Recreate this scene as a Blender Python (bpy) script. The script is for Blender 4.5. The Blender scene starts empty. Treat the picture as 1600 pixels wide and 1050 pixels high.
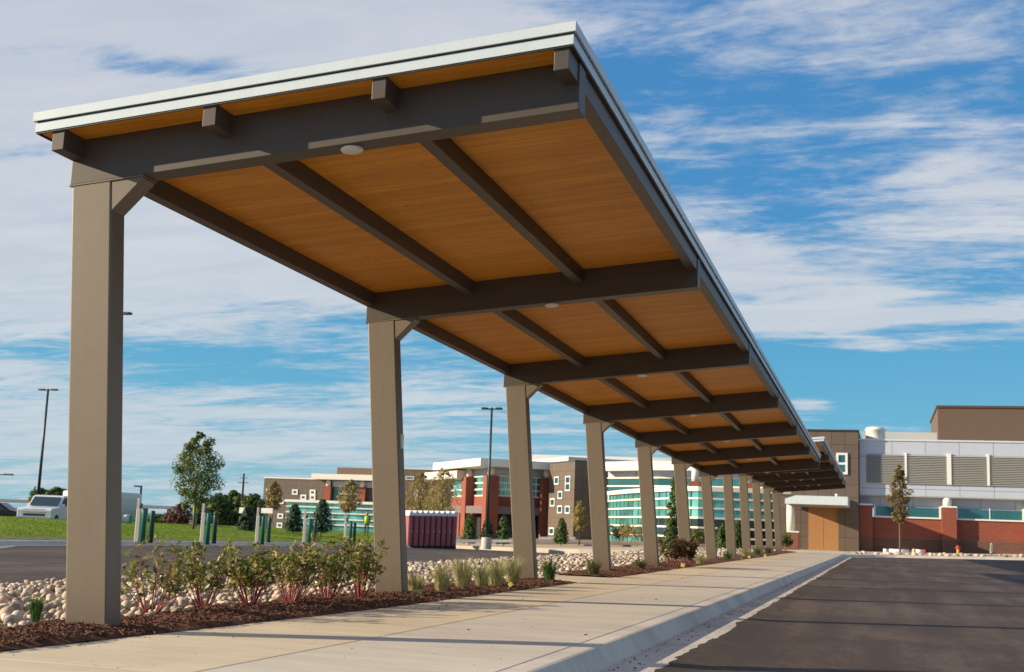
import bpy, math, random
from mathutils import Vector, Matrix
SC = bpy.context.scene
COL = SC.collection
R = random.Random(7)
sin, cos, pi, rad = math.sin, math.cos, math.pi, math.radians

# ------------------------------------------------------------------ camera
HC = 0.9; F = 1923.26; YAW = -0.29345; PITCH = 0.15328; ROLL = 0.03828
FW = Vector((sin(YAW)*cos(PITCH), cos(YAW)*cos(PITCH), sin(PITCH)))
_r = Vector((cos(YAW), -sin(YAW), 0)); _u = _r.cross(FW)
RT = _r*cos(ROLL) + _u*sin(ROLL); UP = -_r*sin(ROLL) + _u*cos(ROLL)
cd = bpy.data.cameras.new('camera'); cam = bpy.data.objects.new('camera', cd); COL.objects.link(cam)
m3 = Matrix((RT, UP, -FW)).transposed()
cam.matrix_world = Matrix.Translation((0, 0, HC)) @ m3.to_4x4()
cd.sensor_width = 36; cd.sensor_fit = 'HORIZONTAL'; cd.lens = F/1600*36
cd.clip_start = 0.05; cd.clip_end = 6000
SC.camera = cam
cd.dof.use_dof = True; cd.dof.focus_distance = 12.5; cd.dof.aperture_fstop = 4.5
def ray(px, py): return FW*F + RT*(px-800) - UP*(py-525)

# ------------------------------------------------------------------ world, sun
SUN = Vector((-2.45, -1.0, .85)).normalized()
EL = math.asin(SUN.z); AZ = math.atan2(SUN.x, SUN.y)
ld = bpy.data.lights.new('sun', 'SUN'); ld.energy = 5.0; ld.angle = rad(0.53); ld.color = (1.0, 0.84, 0.62)
lo = bpy.data.objects.new('sun', ld); COL.objects.link(lo); lo.location = (0, 0, 60)
lo.rotation_euler = (-SUN).to_track_quat('-Z', 'Y').to_euler()

W = bpy.data.worlds.new('World'); SC.world = W; W.use_nodes = True
nt = W.node_tree; N = nt.nodes; L = nt.links; N.clear()
class NB:
    def __init__(s, nt): s.nt = nt; s.N = nt.nodes; s.L = nt.links
    def new(s, t, **k):
        n = s.N.new(t)
        for a, b in k.items(): setattr(n, a, b)
        return n
    def put(s, sock, v):
        if hasattr(v, 'is_output') or isinstance(v, bpy.types.NodeSocket): s.L.new(v, sock)
        elif v is not None: sock.default_value = v
    def m(s, op, a, b=None, c=None, clamp=False):
        n = s.new('ShaderNodeMath', operation=op); n.use_clamp = clamp
        s.put(n.inputs[0], a)
        if b is not None: s.put(n.inputs[1], b)
        if c is not None: s.put(n.inputs[2], c)
        return n.outputs[0]
    def mix(s, f, a, b, bt='MIX'):
        n = s.new('ShaderNodeMix', data_type='RGBA', blend_type=bt)
        s.put(n.inputs[0], f); s.put(n.inputs[6], a); s.put(n.inputs[7], b); return n.outputs[2]
    def ramp(s, f, pts):
        n = s.new('ShaderNodeValToRGB'); s.put(n.inputs[0], f); e = n.color_ramp.elements
        e[0].position, e[0].color = pts[0]; e[1].position, e[1].color = pts[-1]
        for p, c in pts[1:-1]:
            x = e.new(p); x.color = c
        return n.outputs[0]
    def noise(s, vec, scale, detail=4, rough=.55, dist=0):
        n = s.new('ShaderNodeTexNoise'); n.inputs['Scale'].default_value = scale; n.inputs['Detail'].default_value = detail
        n.inputs['Roughness'].default_value = rough; n.inputs['Distortion'].default_value = dist
        if vec is not None: s.put(n.inputs['Vector'], vec)
        return n.outputs[0]
    def comb(s, x, y, z):
        n = s.new('ShaderNodeCombineXYZ'); s.put(n.inputs[0], x); s.put(n.inputs[1], y); s.put(n.inputs[2], z); return n.outputs[0]
    def sep(s, v):
        n = s.new('ShaderNodeSeparateXYZ'); s.put(n.inputs[0], v); return n.outputs
b = NB(nt)
sky = b.new('ShaderNodeTexSky', sky_type='NISHITA'); sky.sun_disc = False
sky.sun_elevation = EL; sky.sun_rotation = AZ; sky.air_density = 1.0; sky.dust_density = 0.6; sky.ozone_density = 2.0
hs = b.new('ShaderNodeHueSaturation'); hs.inputs['Saturation'].default_value = 1.12; hs.inputs['Value'].default_value = 1.0
L.new(sky.outputs[0], hs.inputs['Color'])
tc = b.new('ShaderNodeTexCoord'); sx, sy, sz = b.sep(tc.outputs['Generated'])
az = b.m('ARCTAN2', sx, sy); el = b.m('ARCSINE', sz)
zc = b.m('ADD', b.m('MAXIMUM', sz, 0.0), 0.10)
u = b.m('DIVIDE', sx, zc); v = b.m('DIVIDE', sy, zc)
pv = b.comb(b.m('MULTIPLY', u, 0.55), b.m('MULTIPLY', v, 1.0), 3.7)
n1 = b.noise(pv, 1.25, 9, .60, .55)
n2 = b.noise(b.comb(b.m('MULTIPLY', u, 0.9), b.m('MULTIPLY', v, 2.3), 8.1), 2.2, 8, .62, .8)
n3 = b.noise(b.comb(b.m('MULTIPLY', u, 4.0), b.m('MULTIPLY', v, 7.5), 1.1), 3.0, 6, .65, .3)
dens = b.m('ADD', b.m('MULTIPLY', n1, 0.85), b.m('ADD', b.m('MULTIPLY', n2, 0.62), b.m('MULTIPLY', n3, 0.32)))
def bump(px, py, wa, we, amp):      # a bank of cloud (or of clear air) fixed in the sky by compass direction and height
    d = ray(px, py).normalized(); a0 = math.atan2(d.x, d.y); e0 = math.asin(d.z)
    q = b.m('ADD', b.m('POWER', b.m('ABSOLUTE', b.m('DIVIDE', b.m('SUBTRACT', az, a0), wa)), 2.0),
            b.m('POWER', b.m('ABSOLUTE', b.m('DIVIDE', b.m('SUBTRACT', el, e0), we)), 2.0))
    return b.m('MULTIPLY', b.m('POWER', 2.718, b.m('MULTIPLY', q, -1.0)), amp)
for args in [(40, 60, .36, .17, .23), (140, 380, .26, .07, .28), (560, 10, .22, .05, .14), (1460, 280, .08, .022, .07), (1110, 345, .12, .030, .04), (1330, 230, .05, .03, -.06), (1250, 360, .10, .012, -.10),
             (1180, 410, .10, .022, .14), (1560, 320, .07, .03, .12), (1275, 499, .060, .010, .46), (1360, 460, .05, .006, .34), (1500, 492, .08, .007, .36), (1380, 540, .05, .005, .26), (1262, 631, .022, .005, .46),
             (1300, 560, .34, .035, -.20), (1480, 430, .10, .02, -.14), (1520, 150, .10, .03, -.08), (1150, 110, .18, .07, .10), (1330, 420, .12, .02, .10), (150, 545, .22, .014, -.22), (430, 505, .16, .02, -.16),
             (380, 590, .30, .010, -.08), (300, 700, .40, .03, .08), (250, 610, .3, .02, .07), (300, 108, .13, .014, -.20), (780, 110, .12, .025, -.20), (740, 620, .14, .03, .08), (1500, 640, .34, .05, -.22)]:
    dens = b.m('ADD', dens, bump(*args))
cov = b.new('ShaderNodeMapRange', interpolation_type='SMOOTHSTEP'); b.put(cov.inputs[0], dens)
cov.inputs[1].default_value = .75; cov.inputs[2].default_value = 1.06
cf = b.m('MULTIPLY', cov.outputs[0], .86)
ccol = b.ramp(b.m('MULTIPLY', el, 1.6), [(0.0, (3.9, 4.45, 4.75, 1)), (.35, (4.7, 4.8, 4.95, 1)), (1.0, (4.1, 4.25, 4.6, 1))])
ctint = b.mix(b.m('SUBTRACT', b.m('MULTIPLY', n2, 1.8), .4, clamp=True), (.80, .84, .92, 1), (1.06, 1.05, 1.04, 1))
ccol = b.mix(1.0, ccol, ctint, 'MULTIPLY')
clear = b.ramp(b.m('MULTIPLY', el, 1.6), [(0.0, (1.5, 3.5, 4.5, 1)), (.14, (.50, 2.7, 4.3, 1)), (.42, (.28, 1.75, 3.8, 1)), (1.0, (.45, 1.4, 3.5, 1))])
clear = b.mix(.8, hs.outputs[0], clear)
fin = b.mix(cf, clear, ccol)
bg = b.new('ShaderNodeBackground'); L.new(fin, bg.inputs[0]); bg.inputs[1].default_value = 0.10
wo = b.new('ShaderNodeOutputWorld'); L.new(bg.outputs[0], wo.inputs[0])
SC.view_settings.view_transform = 'Standard'; SC.view_settings.look = 'None'
SC.view_settings.exposure = 0.6; SC.view_settings.gamma = 1.0

# ------------------------------------------------------------------ materials
MATS = {}
def mat(name, col, rough=.7, metal=0, var=.0, vs=3.0, bump=0, bs=40, kind=None, spec=.5, col2=None, per=0, extra=None):
    if name in MATS: return MATS[name]
    m = bpy.data.materials.new(name); m.use_nodes = True; q = NB(m.node_tree)
    p = q.N['Principled BSDF']; p.inputs['Roughness'].default_value = rough; p.inputs['Metallic'].default_value = metal
    p.inputs['Specular IOR Level'].default_value = spec
    t = q.new('ShaderNodeTexCoord'); oc = t.outputs['Object']; c = (*col, 1)
    if kind == 'brick' or kind == 'panel':
        x, y, z = q.sep(oc); vv = q.comb(q.m('ADD', x, y), z, 0)
        br = q.new('ShaderNodeTexBrick'); q.put(br.inputs['Vector'], vv); br.inputs['Scale'].default_value = 1
        c2 = col2 or tuple(k*.8 for k in col)
        br.inputs['Color1'].default_value = c; br.inputs['Color2'].default_value = (*c2, 1)
        if kind == 'brick':
            br.inputs['Mortar'].default_value = (.26, .12, .08, 1); br.inputs['Brick Width'].default_value = .30
            br.inputs['Row Height'].default_value = .10; br.inputs['Mortar Size'].default_value = .010
        else:
            br.offset = 0; br.inputs['Mortar'].default_value = tuple(k*.42 for k in col)+(1,); br.inputs['Brick Width'].default_value = extra or .9
            br.inputs['Row Height'].default_value = (extra or .9)*1.0; br.inputs['Mortar Size'].default_value = .022
        c = br.outputs[0]
    if var or col2 and kind is None:
        nz = q.noise(oc, vs, 6, .6)
        if col2 and kind is None:
            c = q.mix(q.m('SUBTRACT', q.m('MULTIPLY', nz, 2.4), .7, clamp=True), c, (*col2, 1))
        if var:
            nz2 = q.noise(oc, vs*4.3, 5, .6)
            f = q.m('ADD', q.m('MULTIPLY', q.m('SUBTRACT', q.m('ADD', nz, nz2), 1.0), var*2), 1.0)
            c = q.mix(1.0, c, q.comb(f, f, f), 'MULTIPLY')
    if per:
        oi = q.new('ShaderNodeObjectInfo'); f = q.m('ADD', q.m('MULTIPLY', oi.outputs['Random'], per), 1-per/2)
        c = q.mix(1.0, c, q.comb(f, f, f), 'MULTIPLY')
    q.put(p.inputs['Base Color'], c)
    if bump:
        bn = q.new('ShaderNodeBump'); bn.inputs['Strength'].default_value = bump; bn.inputs['Distance'].default_value = .02
        q.put(bn.inputs['Height'], q.noise(oc, bs, 6, .65)); q.L.new(bn.outputs[0], p.inputs['Normal'])
    MATS[name] = m; return m

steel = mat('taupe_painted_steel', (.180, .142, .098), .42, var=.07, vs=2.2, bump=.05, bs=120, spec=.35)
steel_shaded = mat('taupe_steel_shaded_copy', (.088, .070, .054), .45, var=.07, vs=2.0, bump=.05, bs=120, spec=.35)  # same paint as the columns, darkened so under-roof shade sits in the colour
def dirty(m, amt, z0, z1, col):
    q = NB(m.node_tree); p = q.N['Principled BSDF']; bc = p.inputs['Base Color']; src = bc.links[0].from_socket
    oc = q.new('ShaderNodeTexCoord').outputs['Object']; x, y, z = q.sep(oc)
    mr = q.new('ShaderNodeMapRange'); q.put(mr.inputs[0], z); mr.inputs[1].default_value = z1; mr.inputs[2].default_value = z0
    st = q.noise(q.comb(q.m('MULTIPLY', x, 14), q.m('MULTIPLY', y, 14), q.m('MULTIPLY', z, 3)), 1.2, 6, .7)
    f = q.m('MULTIPLY', q.m('MULTIPLY', q.m('POWER', mr.outputs[0], 2.0), st), amt, clamp=True)
    sm = q.noise(q.comb(q.m('MULTIPLY', x, 3), q.m('MULTIPLY', y, 3), q.m('MULTIPLY', z, .35)), 2.4, 6, .65)
    f2 = q.m('MULTIPLY', q.m('SUBTRACT', sm, .52, clamp=True), .9)
    q.put(bc, q.mix(q.m('ADD', f, f2, clamp=True), src, (*col, 1)))
dirty(steel, 1.3, 0, .55, (.11, .075, .05))
fascia = mat('white_painted_metal', (.62, .70, .72), .38, var=.04, vs=1.5)
dirty(fascia, 0, 0, .1, (.38, .42, .42))
dgap = mat('dark_gasket', (.03, .03, .032), .6)
roofm = mat('grey_roof_membrane', (.35, .35, .36), .7, var=.1)
lens_m = mat('opal_lamp_lens', (.72, .69, .62), .3)
def wood_mat():
    m = bpy.data.materials.new('cedar_soffit'); m.use_nodes = True; q = NB(m.node_tree); p = q.N['Principled BSDF']
    p.inputs['Roughness'].default_value = .55; p.inputs['Specular IOR Level'].default_value = .3
    x, y, z = q.sep(q.new('ShaderNodeTexCoord').outputs['Object'])
    W_ = .165; k = q.m('FLOOR', q.m('DIVIDE', y, W_)); fr = q.m('FRACT', q.m('DIVIDE', y, W_))
    wn = q.new('ShaderNodeTexWhiteNoise', noise_dimensions='1D'); q.put(wn.inputs['W'], k)
    g = q.noise(q.comb(q.m('ADD', q.m('MULTIPLY', x, .55), q.m('MULTIPLY', wn.outputs[0], 20)), q.m('MULTIPLY', y, 9), 0), 2.2, 8, .65, 1.4)
    c = q.ramp(g, [(.28, (.50, .19, .016, 1)), (.5, (.68, .275, .028, 1)), (.72, (.80, .34, .045, 1))])
    t = q.m('ADD', q.m('MULTIPLY', wn.outputs[0], .18), .90); c = q.mix(1.0, c, q.comb(t, t, t), 'MULTIPLY')
    vo = q.new('ShaderNodeTexVoronoi'); vo.inputs['Scale'].default_value = 1.0
    q.put(vo.inputs['Vector'], q.comb(q.m('MULTIPLY', x, 1.3), q.m('MULTIPLY', y, 3.2), 0))
    kn = q.m('LESS_THAN', vo.outputs['Distance'], .045); c = q.mix(q.m('MULTIPLY', kn, .65), c, (.08, .03, .01, 1))
    bj = q.m('LESS_THAN', q.m('FRACT', q.m('ADD', q.m('MULTIPLY', x, .33), q.m('MULTIPLY', wn.outputs[0], 7.3))), .004); c = q.mix(q.m('MULTIPLY', bj, .22), c, (.06, .025, .01, 1))
    seam = q.m('LESS_THAN', fr, .05); c = q.mix(q.m('MULTIPLY', seam, .24), c, (.05, .02, .008, 1))
    q.put(p.inputs['Base Color'], c); return m
wood = wood_mat()
def concrete(name, col, col2, stain=.35):
    m = bpy.data.materials.new(name); m.use_nodes = True; q = NB(m.node_tree); p = q.N['Principled BSDF']
    p.inputs['Roughness'].default_value = .85; p.inputs['Specular IOR Level'].default_value = .25
    oc = q.new('ShaderNodeTexCoord').outputs['Object']; x, y, z = q.sep(oc)
    a = q.noise(oc, .7, 6, .62, .4); c = q.mix(q.m('SUBTRACT', q.m('MULTIPLY', a, 2.6), .8, clamp=True), (*col, 1), (*col2, 1))
    s = q.noise(q.comb(q.m('MULTIPLY', x, .6), q.m('MULTIPLY', y, 3.0), 2), 1.6, 7, .65)
    f = q.m('ADD', q.m('MULTIPLY', q.m('SUBTRACT', s, .5), stain), 1.0)
    g = q.noise(oc, 60, 4, .7); f = q.m('ADD', f, q.m('MULTIPLY', q.m('SUBTRACT', g, .5), .22))
    c = q.mix(1.0, c, q.comb(f, f, f), 'MULTIPLY')
    ri = q.new('ShaderNodeNewGeometry').outputs['Random Per Island']; t = q.m('ADD', q.m('MULTIPLY', ri, .13), .93); c = q.mix(1.0, c, q.comb(t, t, t), 'MULTIPLY')
    sp = q.noise(oc, 5.5, 8, .75, .6); c = q.mix(q.m('MULTIPLY', q.m('SUBTRACT', sp, .60, clamp=True), 2.6, clamp=True), c, (.20, .13, .08, 1))
    br = q.noise(q.comb(q.m('MULTIPLY', x, 4), q.m('MULTIPLY', y, 160), 0), 1.0, 2, .5)
    q.put(p.inputs['Base Color'], c)
    bn = q.new('ShaderNodeBump'); bn.inputs['Strength'].default_value = .35; bn.inputs['Distance'].default_value = .006
    q.put(bn.inputs['Height'], q.m('ADD', q.m('MULTIPLY', br, .6), g)); q.L.new(bn.outputs[0], p.inputs['Normal'])
    MATS[name] = m; return m
conc_w = concrete('warm_concrete', (.66, .55, .38), (.56, .46, .32), .45)
conc_g = concrete('grey_concrete', (.62, .55, .44), (.52, .46, .37), .45)
conc_k = concrete('kerb_concrete', (.64, .57, .47), (.50, .45, .38), .5)
def asphalt_mat():
    m = bpy.data.materials.new('asphalt'); m.use_nodes = True; q = NB(m.node_tree); p = q.N['Principled BSDF']
    p.inputs['Roughness'].default_value = .8; p.inputs['Specular IOR Level'].default_value = .25
    oc = q.new('ShaderNodeTexCoord').outputs['Object']; x, y, z = q.sep(oc)
    a = q.noise(oc, .28, 6, .6, .5)
    st = q.noise(q.comb(q.m('MULTIPLY', x, 1.6), q.m('MULTIPLY', y, .12), 0), 1.2, 5, .6)
    g = q.noise(oc, 90, 3, .8); h = q.noise(oc, 6, 6, .7)
    f = q.m('ADD', q.m('ADD', q.m('MULTIPLY', a, .55), q.m('MULTIPLY', st, .55)), q.m('ADD', q.m('MULTIPLY', g, 1.05), q.m('MULTIPLY', h, .35)))
    c = q.ramp(q.m('MULTIPLY', f, .85), [(.62, (.020, .0135, .010, 1)), (1.0, (.066, .046, .034, 1)), (1.35, (.17, .125, .095, 1))])
    q.put(p.inputs['Base Color'], c)
    bn = q.new('ShaderNodeBump'); bn.inputs['Strength'].default_value = .5; bn.inputs['Distance'].default_value = .008
    q.put(bn.inputs['Height'], g); q.L.new(bn.outputs[0], p.inputs['Normal']); MATS['asphalt'] = m; return m
asph = asphalt_mat()
mulchm = mat('bark_mulch', (.065, .024, .011), .9, var=.45, vs=9, bump=1.0, bs=35, col2=(.17, .062, .025))
chipm = mat('bark_chips', (.20, .075, .030), .9, var=.5, vs=14, col2=(.05, .022, .012))
bedm = mat('rock_bed_soil', (.22, .18, .14), .9, var=.4, vs=8, bump=1.0, bs=14, col2=(.42, .36, .29))
def rock_mat():
    m = bpy.data.materials.new('river_rock'); m.use_nodes = True; q = NB(m.node_tree); p = q.N['Principled BSDF']
    p.inputs['Roughness'].default_value = .75; p.inputs['Specular IOR Level'].default_value = .3
    g = q.new('ShaderNodeNewGeometry'); oi = q.new('ShaderNodeObjectInfo')
    r = q.m('FRACT', q.m('ADD', g.outputs['Random Per Island'], oi.outputs['Random']))
    c = q.ramp(r, [(0, (.56, .46, .33, 1)), (.2, (.42, .32, .22, 1)), (.38, (.62, .54, .42, 1)), (.55, (.30, .22, .16, 1)), (.7, (.50, .37, .27, 1)), (.85, (.22, .18, .15, 1)), (1, (.58, .48, .36, 1))])
    n = q.noise(q.new('ShaderNodeTexCoord').outputs['Object'], 14, 5, .65); f = q.m('ADD', q.m('MULTIPLY', n, .9), .64)
    c = q.mix(1.0, c, q.comb(f, f, f), 'MULTIPLY'); q.put(p.inputs['Base Color'], c); MATS['rock'] = m; return m
rockm = rock_mat()
def leaf_mat(name, c1, c2, c3=None, tr=.25, rough=.55):
    m = bpy.data.materials.new(name); m.use_nodes = True; q = NB(m.node_tree); p = q.N['Principled BSDF']
    p.inputs['Roughness'].default_value = rough; p.inputs['Specular IOR Level'].default_value = .3
    g = q.new('ShaderNodeNewGeometry'); r = g.outputs['Random Per Island']
    pts = [(0, (*c1, 1)), (1, (*c2, 1))] if not c3 else [(0, (*c1, 1)), (.6, (*c2, 1)), (1, (*c3, 1))]
    c = q.ramp(r, pts); q.put(p.inputs['Base Color'], c)
    t = q.new('ShaderNodeBsdfTranslucent'); q.put(t.inputs[0], c)
    ms = q.new('ShaderNodeMixShader'); ms.inputs[0].default_value = tr
    q.L.new(p.outputs[0], ms.inputs[1]); q.L.new(t.outputs[0], ms.inputs[2]); q.L.new(ms.outputs[0], q.N['Material Output'].inputs[0])
    MATS[name] = m; return m
brown_p = mat('brown_wall_panel', (.135, .098, .072), .65, var=.08, vs=.8, kind='panel', extra=1.0, col2=(.120, .088, .066))
brown_l = mat('tan_wall_panel', (.19, .135, .085), .65, var=.08, vs=.8, kind='panel', extra=1.0, col2=(.17, .12, .078))
brown_s = mat('brown_metal_cladding', (.145, .09, .058), .6, var=.05, vs=.5)
brick = mat('red_brick', (.29, .058, .028), .8, var=.18, vs=.8, kind='brick', col2=(.23, .047, .024))
brick_d = mat('dark_brick', (.13, .06, .04), .8, var=.12, vs=1.2, kind='brick', col2=(.10, .048, .034))
whitem = mat('white_metal_panel', (.50, .54, .62), .42, var=.06, vs=.6, kind='panel', extra=2.4, col2=(.48, .52, .60))
cream = mat('cream_fascia', (.78, .74, .64), .5, var=.04, vs=.6)
whitef = mat('white_window_frame', (.80, .79, .76), .45)
louvre_m = mat('grey_louvre', (.33, .32, .30), .5)
def glass_mat(name, col, rough=.08, v=.5):
    m = bpy.data.materials.new(name); m.use_nodes = True; q = NB(m.node_tree); p = q.N['Principled BSDF']
    oc = q.new('ShaderNodeTexCoord').outputs['Object']; x, y, z = q.sep(oc)
    n = q.noise(q.comb(q.m('MULTIPLY', q.m('ADD', x, y), .5), q.m('MULTIPLY', z, .25), 0), 1.1, 4, .5); f = q.m('ADD', q.m('MULTIPLY', q.m('SUBTRACT', n, .5), v*3), 1.0)  # noise paints uneven reflections into the glass base colour
    q.put(p.inputs['Base Color'], q.mix(1.0, (*col, 1), q.comb(f, f, f), 'MULTIPLY'))
    p.inputs['Roughness'].default_value = rough; p.inputs['Metallic'].default_value = .35; p.inputs['Specular IOR Level'].default_value = .9
    MATS[name] = m; return m
teal = glass_mat('teal_glazing', (.12, .42, .38), .12, 1.3)
teal_d = glass_mat('dark_teal_glazing', (.03, .14, .15), .08)
dark_refl = glass_mat('dark_reflection_glazing', (.015, .03, .035), .08)
darkin = mat('dark_recess', (.02, .02, .022), .8)
ply = mat('plywood', (.42, .215, .085), .75, var=.2, vs=2.5, col2=(.36, .18, .07), bump=.1)
polem = mat('dark_pole_paint', (.03, .045, .05), .4, metal=.2)
maroon = mat('maroon_plastic', (.34, .085, .095), .5, var=.1, vs=3)
potroof = mat('white_plastic_roof', (.72, .70, .68), .5)
green_b = mat('green_bollard', (.012, .17, .125), .45, per=.2)
green_d = mat('dark_green_bollard', (.008, .075, .062), .45, per=.2)
creamp = mat('cream_post_paint', (.68, .62, .52), .5, var=.1, vs=6)
graytop = mat('grey_meter_head', (.06, .06, .07), .4)
def lawn_mat():
    m = mat('lawn', (.11, .20, .010), .95, var=.2, vs=.15, bump=.4, bs=10, col2=(.20, .24, .02), spec=.1); return m
lawnm = lawn_mat()
drygr = mat('dry_grass_verge', (.16, .11, .045), .9, var=.3, vs=1.5, bump=.6, bs=20, col2=(.08, .10, .025))
bark_g = mat('grey_bark', (.14, .10, .07), .85, var=.2, vs=8, bump=.5, bs=30)
bark_d = mat('dark_bark', (.06, .045, .035), .9, var=.2, vs=8)
redstem = mat('red_stem', (.26, .035, .035), .6, var=.2, vs=10)
lf_mid = leaf_mat('green_leaves', (.055, .10, .016), (.12, .17, .03), (.22, .21, .05))
lf_dark = leaf_mat('dark_leaves', (.04, .075, .018), (.09, .14, .03), (.15, .19, .045))
lf_conif = leaf_mat('conifer_needles', (.014, .038, .016), (.035, .075, .032), (.065, .11, .045), .1)
lf_dog = leaf_mat('dogwood_leaves', (.10, .15, .022), (.25, .28, .06), (.52, .38, .20), .4)
lf_brown = leaf_mat('bronze_leaves', (.10, .09, .022), (.19, .14, .04), (.28, .18, .06), .25)
lf_plum = leaf_mat('plum_leaves', (.07, .022, .022), (.12, .04, .035), (.10, .07, .03), .2)
lf_gold = leaf_mat('golden_leaves', (.30, .22, .06), (.42, .32, .11), (.22, .20, .07), .3)
gr_pale = leaf_mat('pale_grass_blades', (.28, .28, .10), (.48, .42, .22), (.18, .25, .07), .3)
gr_green = leaf_mat('green_grass_blades', (.035, .10, .015), (.07, .16, .03), (.14, .19, .06), .3)
gr_deep = leaf_mat('deep_green_grass_blades', (.05, .07, .018), (.10, .12, .03), (.20, .16, .06), .25)
lf_red = leaf_mat('russet_leaves', (.07, .06, .02), (.16, .08, .035), (.10, .12, .03), .25)

# ------------------------------------------------------------------ mesh helpers
class G:
    def __init__(s): s.v = []; s.f = []
    def quad(s, a, b_, c, d):
        n = len(s.v); s.v += [tuple(a), tuple(b_), tuple(c), tuple(d)]; s.f.append((n, n+1, n+2, n+3)); return s
    def tri(s, a, b_, c):
        n = len(s.v); s.v += [tuple(a), tuple(b_), tuple(c)]; s.f.append((n, n+1, n+2)); return s
    def hexa(s, P):
        n = len(s.v); s.v += [tuple(p) for p in P]
        for f in ((0, 3, 2, 1), (4, 5, 6, 7), (0, 1, 5, 4), (1, 2, 6, 5), (2, 3, 7, 6), (3, 0, 4, 7)): s.f.append(tuple(n+i for i in f))
        return s
    def box(s, x0, x1, y0, y1, z0, z1, fn=None):
        if x0 > x1: x0, x1 = x1, x0
        if y0 > y1: y0, y1 = y1, y0
        if z0 > z1: z0, z1 = z1, z0
        P = [(x0, y0, z0), (x1, y0, z0), (x1, y1, z0), (x0, y1, z0), (x0, y0, z1), (x1, y0, z1), (x1, y1, z1), (x0, y1, z1)]
        if fn: P = [fn(*p) for p in P]
        return s.hexa(P)
    def prism(s, poly, z0, z1, fn=None):      # poly in xy
        n = len(s.v); k = len(poly); fn = fn or (lambda x, y, z: (x, y, z))
        s.v += [fn(x, y, z0) for x, y in poly] + [fn(x, y, z1) for x, y in poly]
        s.f.append(tuple(n+i for i in reversed(range(k)))); s.f.append(tuple(n+k+i for i in range(k)))
        for i in range(k): j = (i+1) % k; s.f.append((n+i, n+j, n+k+j, n+k+i))
        return s
    def tube(s, pts, rads, k=8, cap=True):
        base = len(s.v); prev = None
        for i, p in enumerate(pts):
            p = Vector(p); d = (Vector(pts[min(i+1, len(pts)-1)]) - Vector(pts[max(i-1, 0)])).normalized()
            a = d.orthogonal().normalized() if prev is None else (prev - d*prev.dot(d)).normalized(); prev = a; c = d.cross(a)
            for j in range(k):
                t = 2*pi*j/k; s.v.append(tuple(p + (a*cos(t) + c*sin(t))*rads[i]))
        for i in range(len(pts)-1):
            for j in range(k):
                s.f.append((base+i*k+j, base+i*k+(j+1) % k, base+(i+1)*k+(j+1) % k, base+(i+1)*k+j))
        if cap:
            s.f.append(tuple(base+j for j in reversed(range(k)))); e = base+(len(pts)-1)*k; s.f.append(tuple(e+j for j in range(k)))
        return s
    def lathe(s, cx, cy, prof, k=24):
        return s.tube([(cx, cy, z) for r, z in prof], [max(r, 1e-4) for r, z in prof], k) if all(prof[i][1] != prof[i+1][1] for i in range(len(prof)-1)) else s._lathe(cx, cy, prof, k)
    def _lathe(s, cx, cy, prof, k):
        base = len(s.v)
        for r, z in prof:
            for j in range(k): s.v.append((cx+r*cos(2*pi*j/k), cy+r*sin(2*pi*j/k), z))
        for i in range(len(prof)-1):
            for j in range(k): s.f.append((base+i*k+j, base+i*k+(j+1) % k, base+(i+1)*k+(j+1) % k, base+(i+1)*k+j))
        s.f.append(tuple(base+j for j in reversed(range(k)))); e = base+(len(prof)-1)*k; s.f.append(tuple(e+j for j in range(k)))
        return s
    def make(s, name, m, parent=None, smooth=False, bevel=0, label=None):
        me = bpy.data.meshes.new(name); me.from_pydata(s.v, [], s.f); me.materials.append(m); me.update()
        if smooth: me.polygons.foreach_set('use_smooth', [True]*len(me.polygons))
        o = bpy.data.objects.new(name, me); COL.objects.link(o)
        if parent: o.parent = parent
        if bevel:
            bv = o.modifiers.new('bevel', 'BEVEL'); bv.width = bevel; bv.segments = 2; bv.limit_method = 'ANGLE'
        if label: o['label'] = label
        return o
def tag(o, label=None, cat=None, group=None, kind=None):
    if label: o['label'] = label
    if cat: o['category'] = cat
    if group: o['group'] = group
    if kind: o['kind'] = kind
    return o
def empty(name, loc, rz, label, cat, group=None):
    o = bpy.data.objects.new(name, None); COL.objects.link(o); o.location = loc; o.rotation_euler = (0, 0, rz); o.empty_display_size = .2
    return tag(o, label, cat, group)
def children(o): return [c for c in bpy.data.objects if c.parent == o]
def copy_tree(o, loc=None, rz=None, label=None, parent=None, sc=None):
    c = o.copy(); COL.objects.link(c); c.parent = parent
    if loc is not None: c.location = loc
    if rz is not None: c.rotation_euler = (0, 0, rz)
    if sc is not None: c.scale = sc
    if label: c['label'] = label
    for ch in children(o): copy_tree(ch, parent=c)
    return c
def struct(o): o['kind'] = 'structure'; return o

# ------------------------------------------------------------------ terrain height of the paved ground
def sst(x, a, b_): t = min(1, max(0, (x-a)/(b_-a))); return t*t*(3-2*t)
def zt(x, y):
    z = -.15
    z -= .0117*min(60, max(0, y-28))*sst(-x, 10, 20)
    z += .024*min(26, max(0, x+1.6))*sst(y, 45, 90)
    return z
def hit(px, py, zf=zt):
    d = ray(px, py); d = d/d.y; t = 4.0
    while t < 400:
        if HC + d.z*t <= zf(d.x*t, t): break
        t *= 1.004
    return Vector((d.x*t, t, zf(d.x*t, t)))
def onY(px, py, Y):
    d = ray(px, py); d = d/d.y*Y; return Vector((d.x, Y, HC+d.z))
def atD(px, py, D):                     # the point seen at px,py at distance D along the view
    d = ray(px, py)/F; return Vector((d.x*D, d.y*D, HC+d.z*D))

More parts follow.
